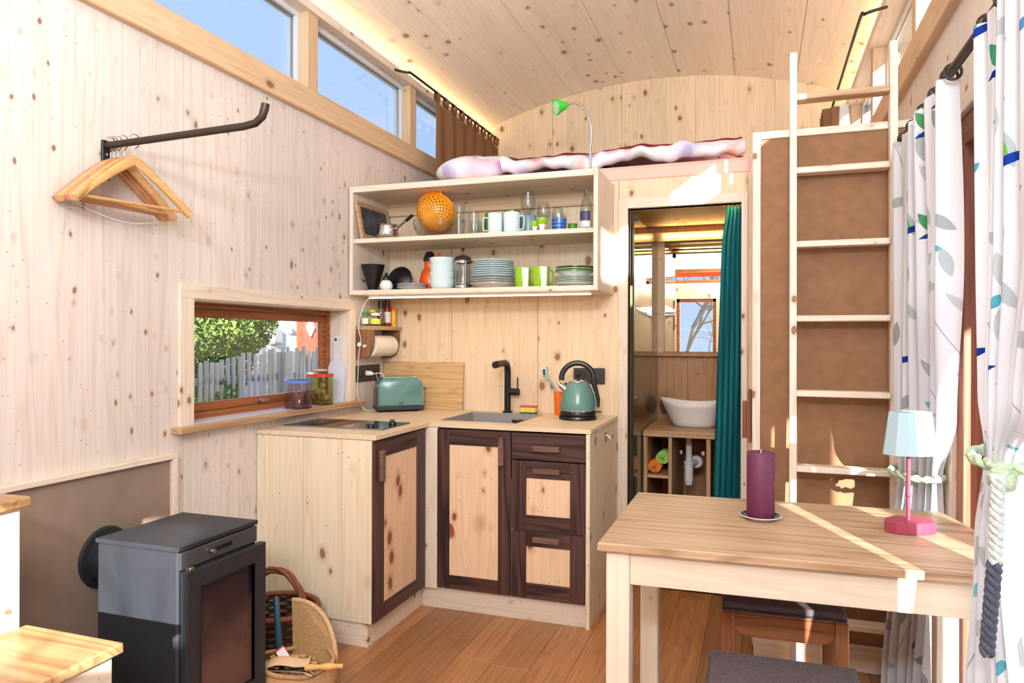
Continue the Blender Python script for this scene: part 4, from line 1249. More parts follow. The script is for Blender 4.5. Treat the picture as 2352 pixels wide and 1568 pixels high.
part('liner_knot', MB().add(lathe([(0, -.03), (.028, -.02), (.034, .0), (.024, .022), (0, .03)], 12), T3(.134, .02, .185)), M['burlap'], t, 60)

# burlap bag in front
t = thing('burlap_bag', 'round burlap kindling bag with its lid flap standing up', 'bag', (-1.605, 2.205, 0))
def bag(u, v):
    a = 2*PI*u
    wob = 1+.05*math.sin(3*a+1)+.03*math.sin(7*a)
    r_ = (.125+.03*math.sin(v*2.6))*wob
    return (r_*math.cos(a), r_*.85*math.sin(a), .004+v*(.128+.014*math.sin(2*a)))
part('body', MB().add(grid(bag, 48, 8, True)), M['burlap'], t, 180)
part('bottom', MB().add(lathe([(0, .004), (.120, .004)], 40), SC(1, .85, 1)), M['burlap'], t)
part('rim', MB().add(tube([tuple(Vector(bag(k/48, 1))) for k in range(48)], .009, 8, closed=True)), M['burlap'], t, 60)
flap = [(.0, .0), (.10, -.06), (.19, -.055)]
for k in range(13):
    a = R(100*k/12); flap.append((.205*math.cos(a), .225*math.sin(a)))
v, f = prism(flap, -.006, .006, 0)
part('flap', MB().add(([(p[0], p[2]+.015*math.sin(p[0]*12), p[1]) for p in v], f), T3(-.075, .105, .070) @ RZ(-12) @ RX(-8)), M['burlap'], t)
ed = [(.205*math.cos(R(100*k/12)), .015*math.sin(.205*math.cos(R(100*k/12))*12), .225*math.sin(R(100*k/12))) for k in range(13)]
part('flap_hem', MB().add(tube(ed, .010, 8), T3(-.075, .105, .070) @ RZ(-12) @ RX(-8)), plain('burlap_hem', (196, 160, 118), .95, var=.15, vs=160), t, 60)
ch_ = MB()
for k in range(120):
    a = random.uniform(0, 2*PI); r_ = .10*math.sqrt(random.random())
    ch_.B(-.012, .012, -.004, .004, -.002, .002, ch=0, M=T3(r_*math.cos(a)-.01, r_*.8*math.sin(a), .045+random.uniform(0, .02)) @ RZ(random.uniform(0, 360)) @ RX(random.uniform(-40, 40)) @ RY(random.uniform(-40, 40)))
o = single('wood_shavings', ch_, plain('shavings', (206, 160, 110), .8, var=.4, vs=60), 'loose wood shavings in the burlap bag', 'wood shavings', kind='stuff')
o.location = (-1.605, 2.205, .055)
t = thing('hand_brush', 'hand brush with dark blue handle standing in the burlap bag', 'brush', (-1.672, 2.20, .10))
part('handle', MB().add(tube([(.012, 0, .0), (.004, 0, .08), (-.016, .01, .245), (-.018, .01, .250)], [.010, .012, .011, .008], 12)), plain('brush_blue', (30, 66, 92), .3), t, 60)
part('head', MB().B(-.05, .035, -.018, .018, -.012, .018, ch=.006, M=RZ(-25)), M['blackplastic'], t)
t = thing('matchbox', 'red and white matchbox tucked beside the hand brush', 'matchbox', (-1.632, 2.175, .160))
Mm = RZ(-20) @ RX(20) @ RY(58)
part('tray', MB().B(-.026, .026, -.018, .018, -.006, .006, ch=.001, M=Mm), plain('match_red', (176, 24, 40), .6), t)
part('label', MB().B(-.020, .022, -.0185, .0145, .006, .0068, ch=0, M=Mm), plain('match_label', (228, 220, 222), .6), t)
t = thing('birch_bark', 'curled sheet of pale bark on the kindling', 'bark', (-1.595, 2.150, .125))
part('sheet', MB().add(grid(lambda u, v: (-.085+.17*u, -.035+.07*v, .02*math.cos((v-.5)*2.6)+.028*u+.012*math.sin(u*5)), 14, 8), RZ(20)), plain('bark', (214, 178, 142), .7, var=.1, vs=20), t, 60)
t = thing('fire_poker', 'scraper with turned wooden handle lying on the burlap bag', 'fire tool', (-1.505, 2.130, .150))
part('grip', MB().add(lathe([(0, 0), (.010, .002), (.012, .02), (.008, .055), (.012, .075), (.012, .10), (.007, .118), (.009, .135), (.006, .14), (0, .14)], 14), RZ(12) @ RY(84)), plain('turned_grip', (222, 170, 108), .45, var=.1, vs=40), t, 60)
part('shaft', MB().add(tube([(0, 0, 0), (-.10, -.02, -.018)], .004, 8)), M['black'], t, 60)
part('blade', MB().add(strip([(-.09, -.018, -.016), (-.16, -.03, -.028)], (0, 1, 0), .030, .004)), M['iron'], t, 60)
t = thing('tongs', 'small steel tongs with shiny tips on the burlap bag rim', 'tongs', (-1.545, 2.115, .142))
for s_ in (-.012, .014):
    part('arm', MB().add(strip(smooth_path([(-.11, s_*2, -.01), (-.03, s_*1.6, 0), (.05, s_, .004), (.085, s_*.6, -.004)], 4), (0, 1, 0), .010, .004)), M['chrome'], t, 60)
# ============================================================ BATHROOM
YBW = 4.85
bw = struct('wall_bathroom', MB().B(XL, XR, YBW+.015, YBW+.05, 0, 2.06, ch=0), M['knotty'])
for q in panels(spans([-.66, -.45, -.245, -.04, .17, XR]), 0, 1.20, [], lambda p, q, r, s: box(p, q, YBW, YBW+.015, r, s, 0)):
    struct('panel', q, M['knotty'], bw)
struct('panel', MB().B(XL, -.66, YBW, YBW+.015, 0, 2.06, ch=0), M['knotty'], bw)
t = thing('bathroom_mirror', 'large wall mirror behind the wash basin', 'mirror', (-.25, YBW, 1.21))
part('glass', MB().B(-.60, .10, YBW-.004, YBW, 1.225, 1.955, ch=0), M['mirror'], t, world=True)
part('ledge', MB().B(-.66, .12, YBW-.045, YBW, 1.195, 1.222), M['knotty'], t, world=True)
part('post', MB().B(-.66, -.60, YBW-.03, YBW, 1.222, 1.99), M['spruceZ'], t, world=True)
bm_ = part('top_beam', MB().B(-.66, .12, YBW-.05, YBW, 1.955, 2.015), M['spruceX'], t, world=True)
part('light', MB().B(-.60, .10, YBW-.068, YBW-.052, 1.985, 1.991, ch=0), M['led3'], bm_, world=True)
t = thing('bathroom_lamp', 'bright tube lamp on the bathroom side above the door', 'lamp', (-.35, YK+.085, 2.003))
part('housing', MB().B(-.25, .25, -.018, .018, .035, .055), M['whitep'], t)
part('tube', MB().B(-.24, .24, -.012, .012, .018, .035, ch=.003), M['led3'], t)

t = thing('shower_screen', 'clear glass shower screen with green edges left of the basin', 'shower screen', (-.645, 4.2, 0))
mb = MB().B(-.649, -.641, 3.87, YBW-.003, .785, 1.98, ch=0).B(-.649, -.641, 3.87, 4.148, .02, .785, ch=0)
part('glass', mb, M['shower_glass'], t, world=True)
part('edge', MB().B(-.6495, -.6405, 3.862, 3.870, .02, 1.98, ch=0).B(-.6495, -.6405, 4.148, 4.153, .02, .74, ch=0), M['glass_edge'], t, world=True)
part('clamp', MB().B(-.66, -.628, 3.88, 3.92, 1.955, 1.985, ch=.002), M['black'], t, world=True)

t = thing('washstand', 'open wooden washstand with towel compartments', 'washstand', (-.3, 4.5, 0))
part('counter', MB().B(-.637, .15, 4.155, YBW-.002, .745, .780, ch=.003), M['oakX'], t, world=True)
for a, b in ((-.635, -.612), (-.493, -.473), (-.282, -.258), (.10, .125)):
    part('divider', MB().B(a, b, 4.165, YBW-.01, 0, .745), M['oakZ'], t, world=True)
part('shelf', MB().B(-.612, -.493, 4.17, YBW-.01, .505, .522), M['oakX'], t, world=True)
t = thing('wash_basin', 'white oval countertop basin', 'basin', (-.372, 4.47, .78))
def bas(u, v):
    a = 2*PI*u
    prof = [(0, 0), (.55, 0), (.62, .004), (.74, .05), (.90, .11), (1.0, .150), (.985, .156), (.965, .150), (.85, .10), (.68, .045), (.4, .025), (0, .022)]
    x = v*(len(prof)-1); i = min(int(x), len(prof)-2); k = x-i
    r_ = prof[i][0]*(1-k)+prof[i+1][0]*k; z = prof[i][1]*(1-k)+prof[i+1][1]*k
    lift = 1+.10*math.cos(2*a)*(z/.15)
    return (.205*r_*math.cos(a), .165*r_*math.sin(a), z*lift)
part('bowl', MB().add(grid(bas, 44, 23, True)), M['white'], t, 180)
t = thing('drain_trap', 'white plastic drain pipe under the basin', 'drain pipe', (-.40, 4.42, .44))
part('pipe', MB().add(tube([(0, 0, .305), (0, 0, .0)], .019, 16)), M['whitep'], t, 50)
part('flange', MB().add(lathe([(.019, .27), (.034, .305)], 20)), M['whitep'], t, 50)
part('cup', MB().add(lathe([(0, -.012), (.020, -.010), (.026, .02), (.026, .115), (.030, .118), (.030, .132), (.020, .135)], 20)), M['whitep'], t, 50)
part('wall_rosette', MB().add(lathe([(0, 0), (.040, 0), (.036, .012), (0, .014)], 24), T3(.035, .10, .115) @ RX(90)), M['whitep'], t, 50)
part('elbow', MB().add(tube(smooth_path([(.0, .0, .11), (.025, .04, .115), (.035, .10, .115)], 4), .016, 12)), M['whitep'], t, 50)
for x, lb in ((-.452, 'chrome angle valve left of the drain pipe'), (-.318, 'chrome angle valve right of the drain pipe')):
    t = thing('angle_valve', lb, 'valve', (x, 4.46, .62))
    part('body', MB().add(tube([(0, .06, 0), (0, 0, 0)], .008, 10)), M['chrome'], t, 50)
    part('knob', MB().add(lathe([(0, 0), (.012, 0), (.013, .02), (0, .022)], 12), RX(90)), M['chrome'], t, 50)
def towel(label, rgb, x, y, z, r_):
    t = thing('rolled_towel', label, 'towel', (x, y, z))
    sp = []
    n = 70
    v = []; f = []
    for k in range(n):
        u = k/(n-1); a = u*2*PI*3.6; rr = .006+(r_-.006)*u
        for yy in (0, .26): v.append((rr*math.cos(a), yy+(.006*math.sin(a*2) if yy == 0 else 0), rr*.94*math.sin(a)))
    for k in range(n-1): f.append((2*k, 2*k+1, 2*k+3, 2*k+2))
    m_ = MB().add((v, f))
    o = part('roll', m_, plain('towel_'+label.split()[0], rgb, .95, var=.12, vs=90, spec=.05), t, 180)
    md = o.modifiers.new('thick', 'SOLIDIFY'); md.thickness = .0085; md.offset = 0
    return t
towel('orange rolled towel in the washstand compartment', (226, 128, 60), -.575, 4.20, .522+.040, .038)
towel('green rolled towel on top of the orange one', (150, 200, 92), -.530, 4.215, .522+.092, .038)

# teal curtain in the bathroom doorway
def hang(fn, nu, nv, uvs=1.0):
    mb = MB(); mb.add(grid(fn, nu, nv))
    # arc-length UVs in metres
    uv = []
    for j in range(nv):
        acc = 0
        for i in range(nu):
            if i: acc += (Vector(mb.v[j*nu+i])-Vector(mb.v[j*nu+i-1])).length
            uv.append((acc*uvs, mb.v[j*nu+i][2]*uvs))
    mb.uv = uv
    return mb
t = thing('doorway_curtain', 'dark teal curtain drawn to the right of the bathroom doorway', 'curtain', (-.16, 3.90, 0))
def tealf(u, v):
    z = 2.0-1.96*v
    x0 = -.030 - .075*min(1, v*1.2) - .005*v; x0 = -.185 - .062*v + .02*math.exp(-((v-.0)/.06)**2)
    x1 = -.080 + .004*v
    ph = 2*PI*5.0*u
    return (x0+(x1-x0)*u+.006*math.sin(2*ph+v*2), 3.905+.030*math.sin(ph+.6*math.sin(v*7+u*3))*(.55+.45*v)+.006*math.sin(9*v+u*9), z)
mb = hang(tealf, 90, 50)
part('cloth', mb, M['teal_cloth'], t, 180, world=True)
part('rod', MB().add(tube([(-.655, 3.915, 2.018), (-.06, 3.915, 2.018)], .006, 8)), M['black'], t, 60, world=True)
for k in range(5):
    x = -.178+k*.022
    rg = [(x, 3.915+.011*math.cos(2*PI*q/12), 2.010+.014*math.sin(2*PI*q/12)) for q in range(12)]
    part('ring', MB().add(tube(rg, .0018, 6, closed=True)), M['chrome'], t, 60, world=True)

# ============================================================ LOFT
t = thing('mattress', 'pink covered mattress on the loft deck', 'mattress', (-.95, 4.5, 2.15))
part('cover', MB().B(-1.95, -.04, 3.845, 5.35, 2.151, 2.245, ch=.02), plain('pink_sheet', (240, 190, 176), .9, spec=.1), t, world=True)
def bed_color(g):
    p = g.coord()
    v = g.voro(g.vadd(p, g.vscale(g.comb(g.noise(p, 6, 2), g.noise(p, 7, 2), 0.0), (.12, .12, .12))), 7.5)
    cc = g.sep(v.outputs['Color'])
    col = g.ramp(cc[0], [(0, lin((238, 150, 60))), (.25, lin((206, 110, 160))), (.5, lin((150, 180, 226))), (.75, lin((196, 204, 96))), (1, lin((240, 190, 214)))])
    m_ = g.math('MULTIPLY', g.rng(v.outputs['Distance'], .55, .20), g.math('MULTIPLY', g.math('GREATER_THAN', cc[1], .35), .75))
    base = g.mix(g.rng(g.noise(p, 3.5, 2), .52, .70), lin((236, 236, 244)), lin((238, 200, 222)))
    return g.mix(m_, base, col)
gg = G('flower_bedding'); gg.bsdf(bed_color(gg), .9, 0, .1)
M['bedding'] = gg.m
def lump(x, y): return .012*math.sin(x*9+y*5)+.010*math.sin(x*17-y*8+1)+.007*math.sin(x*31+2*y)+.005*math.sin(x*57-y*13)
def duv(u, v):
    x = -1.42+1.33*u
    a = -1.2+v*(PI+1.2)
    if v < .45:
        k = v/.45; an = R(-185+275*k)
        ed = .012*math.sin(x*23)+.008*math.sin(x*41)+.005*math.sin(x*77)
        return (x+.02*math.sin(k*3), 3.905-.052*math.cos(an)*1.0+ed, 2.258+.038+lump(x, 3.9)*.9+(.036+.010*math.sin(x*13+1))*math.sin(an)+.022*u)
    k = (v-.45)/.55
    return (x, 3.905+k*1.35, 2.340+.022*u+lump(x, 3.9+k)*(.4+.8*k)*.8)
t = thing('duvet', 'white and pink flowered duvet rolled over the loft edge', 'duvet', (-.75, 4.5, 2.24))
part('cover', MB().add(grid(duv, 130, 34)), M['bedding'], t, 180, world=True)
def blk(u, v):
    x = -1.45+1.36*u
    k = v
    if k < .5: return (x, 3.955+.012*math.sin(x*14), 2.350+.022*u+lump(x, 3.95)*.5-.030+.046*(k/.5))
    return (x, 3.955+(k-.5)*.8+.012*math.sin(x*14), 2.366+.022*u+lump(x, 3.95)*.5+.006*math.sin(x*25))
t = thing('blanket', 'thin maroon edged blanket lying on the duvet', 'blanket', (-.75, 4.2, 2.33))
o = part('cloth', MB().add(grid(blk, 60, 8)), plain('maroon_cloth', (116, 40, 36), .9, spec=.1), t, 180, world=True)
o.modifiers.new('thick', 'SOLIDIFY').thickness = .012
t = thing('pillow', 'flowered pillow at the left end of the loft bed', 'pillow', (-1.625, 4.05, 2.25))
def pil(u, v):
    a = 2*PI*u; b = -PI/2+PI*v
    sx = math.copysign(abs(math.cos(a))**.75, math.cos(a)); sy = math.copysign(abs(math.sin(a))**.75, math.sin(a))
    cb = math.cos(b)**.55 if math.cos(b) > 0 else 0
    return (.245*sx*cb, .19*sy*cb, .085+.085*math.sin(b)*(1-.25*abs(math.cos(a)))+.012*math.cos(a*3))
part('cover', MB().add(grid(pil, 44, 20, True), RX(14)), M['bedding'], t, 180)

# loft reading lamp clamped at the shelf end
t = thing('clamp_lamp', 'lime green gooseneck reading lamp at the loft edge', 'lamp', (-.868, 3.80, 2.15))
part('clamp', MB().B(-.02, .02, -.02, .02, 0, .055, ch=.004), M['whitep'], t)
gp = smooth_path([(0, -.02, .04), (.004, -.03, .16), (.012, -.04, .28), (-.010, -.04, .37), (-.055, -.04, .425), (-.095, -.04, .437), (-.140, -.04, .424)], 6)
part('gooseneck', MB().add(tube(gp, .0065, 10)), M['chrome'], t, 60)
Mh = T3(-.132, -.04, .428) @ Vector((-.86, -.62, -.30)).to_track_quat('Z', 'Y').to_matrix().to_4x4()
part('head', MB().add(lathe([(.007, -.022), (.011, -.012), (.020, .0), (.028, .018), (.034, .034), (.041, .048), (.043, .056), (.040, .062), (.035, .060), (.033, .054), (0, .050)], 24), Mh), plain('lamp_green', (60, 205, 50), .3), t, 50)
part('lens', MB().add(lathe([(0, .055), (.034, .055), (.034, .058), (0, .060)], 24), Mh), plain('lens_white', (216, 210, 220), .3), t, 50)

# loft curtain left with tab tops
t = thing('loft_curtain', 'brown linen tab-top curtain at the loft window, left', 'curtain', (-1.98, 4.7, 2.2))
CY0, CY1 = 4.205, 5.36
def lcur(u, v):
    y = CY0+(CY1-CY0)*u
    return (-1.985+.014*math.sin(u*38)*(.5+.5*v)+.02*v*math.sin(u*9), y+.012*math.sin(v*3)-.025*v*math.sin(v*PI)*(1-u), 2.845-.60*v-.01*math.sin(u*20))
part('cloth', hang(lcur, 90, 24), M['brown_cloth'], t, 180, world=True)
rd = smooth_path([(-2.075, 3.82, 2.925), (-2.05, 3.825, 2.915), (-2.0, 3.85, 2.906), (-1.985, 3.90, 2.905), (-1.985, 4.5, 2.905), (-1.985, 5.38, 2.905)], 5)
part('rod', MB().add(tube(rd, .0075, 10)), M['iron'], t, 60, world=True)
for k in range(9):
    y = CY0+.02+k*(CY1-CY0-.06)/8
    tb = [(-1.985+.013*math.cos(2*PI*q/14), y, 2.880+.036*math.sin(2*PI*q/14)) for q in range(14)]
    v = []; f = []
    for q in range(14):
        for dy in (-.026, .026): v.append((tb[q][0], y+dy, tb[q][2]))
    f = [(2*q, 2*q+1, (2*q+3) % 28, (2*q+2) % 28) for q in range(14)]
    part('tab', MB().add((v, f)), M['brown_cloth'], t, 180, world=True)
# loft curtain right, pushed to the end wall
t = thing('loft_curtain', 'bunched brown and white curtain at the far right loft window', 'curtain', (.45, 5.2, 2.2))
part('cloth', hang(lambda u, v: (.43+.05*math.sin(u*26)+.03*v, 4.98+.28*u, 2.80-.62*v), 50, 14), M['brown_cloth'], t, 180, world=True)
part('lining', hang(lambda u, v: (.50+.03*math.sin(u*16)+.04*v*(1-.4*v), 4.86+.16*u+.10*(1-v), 2.80-.62*v), 30, 14), cloth('white_lining', (232, 230, 230), .4), t, 180, world=True)
rd = smooth_path([(.56, 3.72, 2.862), (.50, 3.715, 2.850), (.462, 3.725, 2.842), (.45, 3.78, 2.840), (.45, 4.6, 2.840), (.45, 5.38, 2.840)], 5)
part('rod', MB().add(tube(rd, .0075, 10)), M['iron'], t, 60, world=True)

# ============================================================ WARDROBE AND LADDER
t = thing('wardrobe', 'tall wardrobe with brown fibreboard front and pale frame', 'wardrobe', (.3, 3.45, 0))
part('stile', MB().B(-.028, .004, 3.150, 3.172, .085, 2.172), M['pineZ'], t, world=True)
part('top_rail', MB().B(.004, XR-.002, 3.150, 3.172, 2.142, 2.172), M['pineX'], t, world=True)
part('front_panel', MB().B(.004, XR-.002, 3.160, 3.172, .085, 2.142, ch=0), M['fibre'], t, world=True)
part('carcass', MB().B(-.028, XR-.002, 3.174, YK-.02, .02, 2.172, ch=0), M['pineZ'], t, world=True)
part('plinth', MB().B(-.02, XR-.002, 3.098, 3.16, 0, .085), M['pineX'], t, world=True)
t = thing('loft_ladder', 'pale wooden ladder leaning in front of the wardrobe', 'ladder', (.31, 3.04, 0))
def lad_y(z): return -.035+.085*z/2.465
for x0, x1 in ((-.196, -.170), (.165, .192)):
    v = []
    for z in (0, 2.465):
        yy = lad_y(z)
        v += [(x0, yy, z), (x1, yy, z), (x1, yy+.046, z), (x0, yy+.046, z)]
    part('rail', MB().add((v, [(3, 2, 1, 0), (4, 5, 6, 7), (0, 1, 5, 4), (1, 2, 6, 5), (2, 3, 7, 6), (3, 0, 4, 7)])), M['pineZ'], t)
for k in range(8):
    z = .205+k*.2965
    yy = lad_y(z)
    part('rung', MB().B(-.170, .165, yy-.008, yy+.060, z-.012, z+.012, ch=.003), M['oakX'] if k in (7,) else M['pineX'], t)
# ============================================================ DINING TABLE AND STOOLS
t = thing('dining_table', 'oak topped dining table with pale painted frame', 'table', (.09, 2.28, 0))
topo = [(-.418, 1.923), (.588, 1.957), (.600, 1.975), (.600, 2.44), (.560, 2.643), (-.418, 2.609)]
part('top', MB().add(prism([(x-.09, y-2.28) for x, y in topo], .727, .750, .003)), M['table_top'], t)
def leg(x0, x1, y0, y1):
    part('leg', MB().B(x0-.09, x1-.09, y0-2.28, y1-2.28, 0, .727, ch=.003), M['table_leg'], t)
leg(-.398, -.334, 1.945, 2.009); leg(-.396, -.334, 2.535, 2.597); leg(.532, .590, 1.98, 2.04); leg(.525, .588, 2.545, 2.610)
def apron(x0, y0, x1, y1):
    a, b = Vector((x0-.09, y0-2.28, 0)), Vector((x1-.09, y1-2.28, 0)); L = (b-a).length
    an = math.degrees(math.atan2(b.y-a.y, b.x-a.x))
    part('apron', MB().B(0, L, -.011, .011, .635, .727, M=T3(a.x, a.y, 0) @ RZ(an)), M['table_legX'], t)
apron(-.334, 1.962, .532, 1.992); apron(-.334, 2.583, .525, 2.600); apron(-.365, 2.009, -.365, 2.535); apron(.56, 2.04, .557, 2.545)

t = thing('pillar_candle', 'tall violet pillar candle on a saucer on the table', 'candle', (.005, 2.345, .7535))
part('wax', MB().add(lathe([(0, .004), (.040, .004), (.0415, .008), (.0415, .200), (.038, .205), (.02, .203), (0, .201)], 32)), M['candle'], t, 50)
part('wick', MB().add(tube([(0, 0, .200), (.001, 0, .214)], .0014, 6)), M['white'], t)
t = thing('saucer', 'small saucer with dark inside under the violet candle', 'saucer', (.005, 2.345, .750))
part('dish', MB().add(lathe([(0, 0), (.035, 0), (.040, .002), (.060, .012), (.062, .013), (.060, .0145), (.040, .006), (0, .004)], 36)), M['white'], t, 40)
part('glaze', MB().add(lathe([(.059, .0146), (.042, .0075), (.041, .007)], 36)), plain('dark_glaze', (24, 30, 52), .15), t, 40)

def lens_poly(a, b, n=12, cut=.92):
    pts = []
    for s_ in (1, -1):
        for k in range(n+1):
            u = -1+2*k/n
            pts.append((a*u*s_, s_*(-b)*(1-u*u*cut)))
    return pts
t = thing('table_lamp', 'pink based table lamp with grey-blue shade', 'lamp', (.412, 2.345, .750), 28)
lp = [(.068*math.cos(R(k*12))*1.0, .052*math.sin(R(k*12))) for k in range(30)]
def blade(a, b, sc=1.0):
    # round form flattened by two facets meeting at an upright edge
    return [(x*sc, y*sc) for x, y in ((-.072, .004), (-.060, -.028), (-.034, -.044), (.0, -.050), (.034, -.050), (.052, -.046), (.070, -.014), (.068, .010), (.052, .032), (.024, .046), (-.012, .048), (-.044, .036), (-.064, .018))]
part('base', MB().add(prism(blade(0, 0), 0, .034, .002)), M['pinkred'], t)
part('stem', MB().add(tube([(0, 0, .034), (0, 0, .25)], .0055, 12)), M['pinkred'], t, 60)
part('switch', MB().add(lathe([(.0055, .1), (.008, .102), (.008, .108), (.0055, .11)], 14)), M['pinkred'], t, 60)
def shade():
    lo = blade(0, 0, 1.09); hi = blade(0, 0, .84)
    n = len(lo)
    v = [(x, y, .225) for x, y in lo] + [(x, y, .348) for x, y in hi] + [(x*.97, y*.97, .225) for x, y in lo] + [(x*.97, y*.97, .345) for x, y in hi]
    f = [(k, (k+1) % n, n+(k+1) % n, n+k) for k in range(n)] + [(2*n+(k+1) % n, 2*n+k, 3*n+k, 3*n+(k+1) % n) for k in range(n)]
    f += [((k+1) % n, k, 2*n+k, 2*n+(k+1) % n) for k in range(n)]
    f.append(tuple(n+k for k in range(n))); f.append(tuple(3*n+k for k in range(n-1, -1, -1)))
    return v, f
part('shade', MB().add(shade()), M['shade'], t)

def stool(label, loc, rz, frm=True):
    t = thing('stool', label, 'stool', loc, rz)
    for x in (-.168, .168):
        for y in (-.15, .15):
            part('leg', MB().B(x-.021, x+.021, y-.021, y+.021, 0, .435, ch=.004), M['chairZ'], t)
    for y in (-.156, .156):
        v, f = prism([(-.147, .43), (-.147, .385), (-.125, .365), (-.09, .360), (.09, .360), (.125, .365), (.147, .385), (.147, .43)], y-.010, y+.010, 0)
        part('rail', MB().add(([(p[0], p[2], p[1]) for p in v], f)), M['chairX'], t)
    for x in (-.172, .172): part('side_rail', MB().B(x-.010, x+.010, -.129, .129, .375, .43), M['chairY'], t)
    part('seat', MB().B(-.185, .185, -.165, .165, .430, .440, ch=.003), M['chairX'], t)
    c = thing('seat_cushion', label.replace('stool', 'felt seat pad on the stool') if False else '', 'cushion', (loc[0], loc[1], loc[2]+.440), rz)
    part('pad', MB().B(-.180, .180, -.168, .168, .004, .026, ch=.004), M['felt'], c)
    part('edge', MB().B(-.184, .184, -.172, .172, 0, .006, ch=.002), plain('felt_dark', (44, 48, 60), .9), c)
    return t, c
s1, k1 = stool('brown wooden stool under the far side of the table', (.068, 2.565, 0), 2)
k1['label'] = 'grey felt pad on the stool under the table, with a sun stripe'
s2, k2 = stool('brown wooden stool at the near side of the table, at the bottom edge', (.060, 1.845, 0), 1)
k2['label'] = 'grey felt pad on the nearest stool at the bottom edge'

# ============================================================ RIGHT: DOOR CURTAINS
def print_col(g):
    uv = g.coord('UV')
    s_ = g.sep(uv)
    p2 = g.comb(s_[0], s_[1], 0.0)
    col = g.mix(0.0, lin((224, 224, 230)), lin((224, 224, 230)))
    def leaf(scale, a, b, thr, seed, ramp, col, fixed=None, ox=0.0):
        q = g.vadd(p2, (seed, seed*.37, 0))
        v = g.voro(q, scale, .62, '2D')
        cc = g.sep(v.outputs['Color'])
        d = g.n('VectorMath', operation='SUBTRACT'); g.set(d.inputs[0], q); g.set(d.inputs[1], v.outputs['Position'])
        r_ = g.n('VectorRotate', rotation_type='Z_AXIS'); g.set(r_.inputs['Vector'], d.outputs[0])
        g.set(r_.inputs['Angle'], g.math('MULTIPLY', cc[1], 6.28) if fixed is None else fixed)
        l = g.sep(r_.outputs[0])
        xa = g.math('DIVIDE', g.math('SUBTRACT', l[0], ox), a)
        lim = g.math('MULTIPLY', g.math('SUBTRACT', 1.0, g.math('MULTIPLY', xa, xa)), b)
        m_ = g.math('GREATER_THAN', g.math('SUBTRACT', lim, g.math('ABSOLUTE', l[1])), 0.0)
        m_ = g.math('MULTIPLY', m_, g.math('GREATER_THAN', cc[0], thr))
        return g.mix(m_, col, ramp(cc))
    grey = lambda cc: g.ramp(cc[2], [(0, lin((150, 156, 158))), (.6, lin((190, 194, 196))), (1, lin((170, 182, 188)))])
    # stems
    st = g.math('ABSOLUTE', g.math('SUBTRACT', g.math('FRACT', g.math('ADD', g.math('DIVIDE', s_[0], .30), g.math('MULTIPLY', g.math('SINE', g.math('MULTIPLY', s_[1], 6.5)), .13))), .5))
    sm = g.math('MULTIPLY', g.math('LESS_THAN', st, .006), g.math('GREATER_THAN', g.noise(g.vscale(p2, (3, 1.6, 1)), 1, 1), .47))
    col = g.mix(sm, col, lin((160, 166, 168)))
    col = leaf(8.0, .046, .018, .42, 1.3, grey, col)
    col = leaf(9.5, .020, .010, .82, 5.7, lambda cc: g.ramp(cc[2], [(0, lin((36, 140, 170))), (.5, lin((130, 190, 200))), (1, lin((30, 90, 170)))]), col)
    # birds: wing and body share cells
    col = leaf(4.0, .042, .017, .66, 9.1, lambda cc: g.ramp(cc[2], [(0, lin((30, 140, 130))), (.45, lin((110, 176, 50))), (1, lin((20, 110, 120)))]), col, -2.2, .040)
    col = leaf(4.0, .058, .010, .66, 9.1, lambda cc: g.ramp(cc[2], [(0, lin((24, 46, 130))), (.6, lin((20, 56, 150))), (1, lin((16, 96, 70)))]), col, -.25)
    return col
M['print_cloth'] = cloth('printed_curtain_cloth', (236, 235, 240), .26, .9, 1600, .15, print_col)

def lerp_tab(tab, z):
    for (a, p), (b, q) in zip(tab, tab[1:]):
        if a >= z >= b:
            k = (a-z)/(a-b) if a != b else 0
            k = k*k*(3-2*k)
            return tuple(p_+(q_-p_)*k for p_, q_ in zip(p, q))
    return tab[-1][1] if z < tab[-1][0] else tab[0][1]
def curtain(tab, ztop, zbot, folds, amp, seed):
    """tab: z -> (x_far, y_far, x_near, y_near, fold scale)"""
    def fn(u, v):
        z = ztop+(zbot-ztop)*v
        xf, yf, xn, yn, fs = lerp_tab(tab, z)
        dx, dy = xn-xf, yn-yf; L = math.hypot(dx, dy); nx, ny = -dy/L, dx/L
        ph = 2*PI*folds*u+seed+.5*math.sin(3.1*v+u*5+seed)
        w_ = amp*fs*(math.sin(ph)+.25*math.sin(2.3*ph+1+4*v))
        sh = .004*math.sin(2*ph)
        return (xf+dx*u+nx*w_, yf+dy*u+ny*w_+sh, z+.006*math.sin(u*40)*(1-v))
    return fn
t = thing('door_curtain', 'white leaf-printed curtain tied back beside the ladder', 'curtain', (.52, 2.75, 0))
far_tab = [(2.03, (.500, 2.985, .500, 2.265, 1.0)), (1.50, (.495, 2.970, .530, 2.37, 1.0)), (1.05, (.480, 2.960, .572, 2.58, .8)),
           (.84, (.480, 2.935, .575, 2.735, .45)), (.60, (.465, 2.945, .575, 2.72, .7)), (.02, (.440, 2.945, .555, 2.70, 1.0))]
part('cloth', hang(curtain(far_tab, 2.03, .02, 6, .034, .7), 150, 70), M['print_cloth'], t, 180, world=True)
def rope_ring(cx, cy, cz, rx, ry, r_, tilt=.0, mat='rope', par=None, name='tie_rope'):
    pts = []
    for s_ in range(2):
        pts = [(cx+rx*math.cos(2*PI*k/40)+.5*r_*math.cos(k*1.3+s_*PI), cy+ry*math.sin(2*PI*k/40), cz+tilt*math.cos(2*PI*k/40)+.6*r_*math.sin(k*1.3+s_*PI)) for k in range(40)]
        part(name, MB().add(tube(pts, r_*.62, 6, closed=True)), M[mat], par, 60, world=True)
rope_ring(.528, 2.835, .842, .085, .135, .011, .0, 'rope', t)
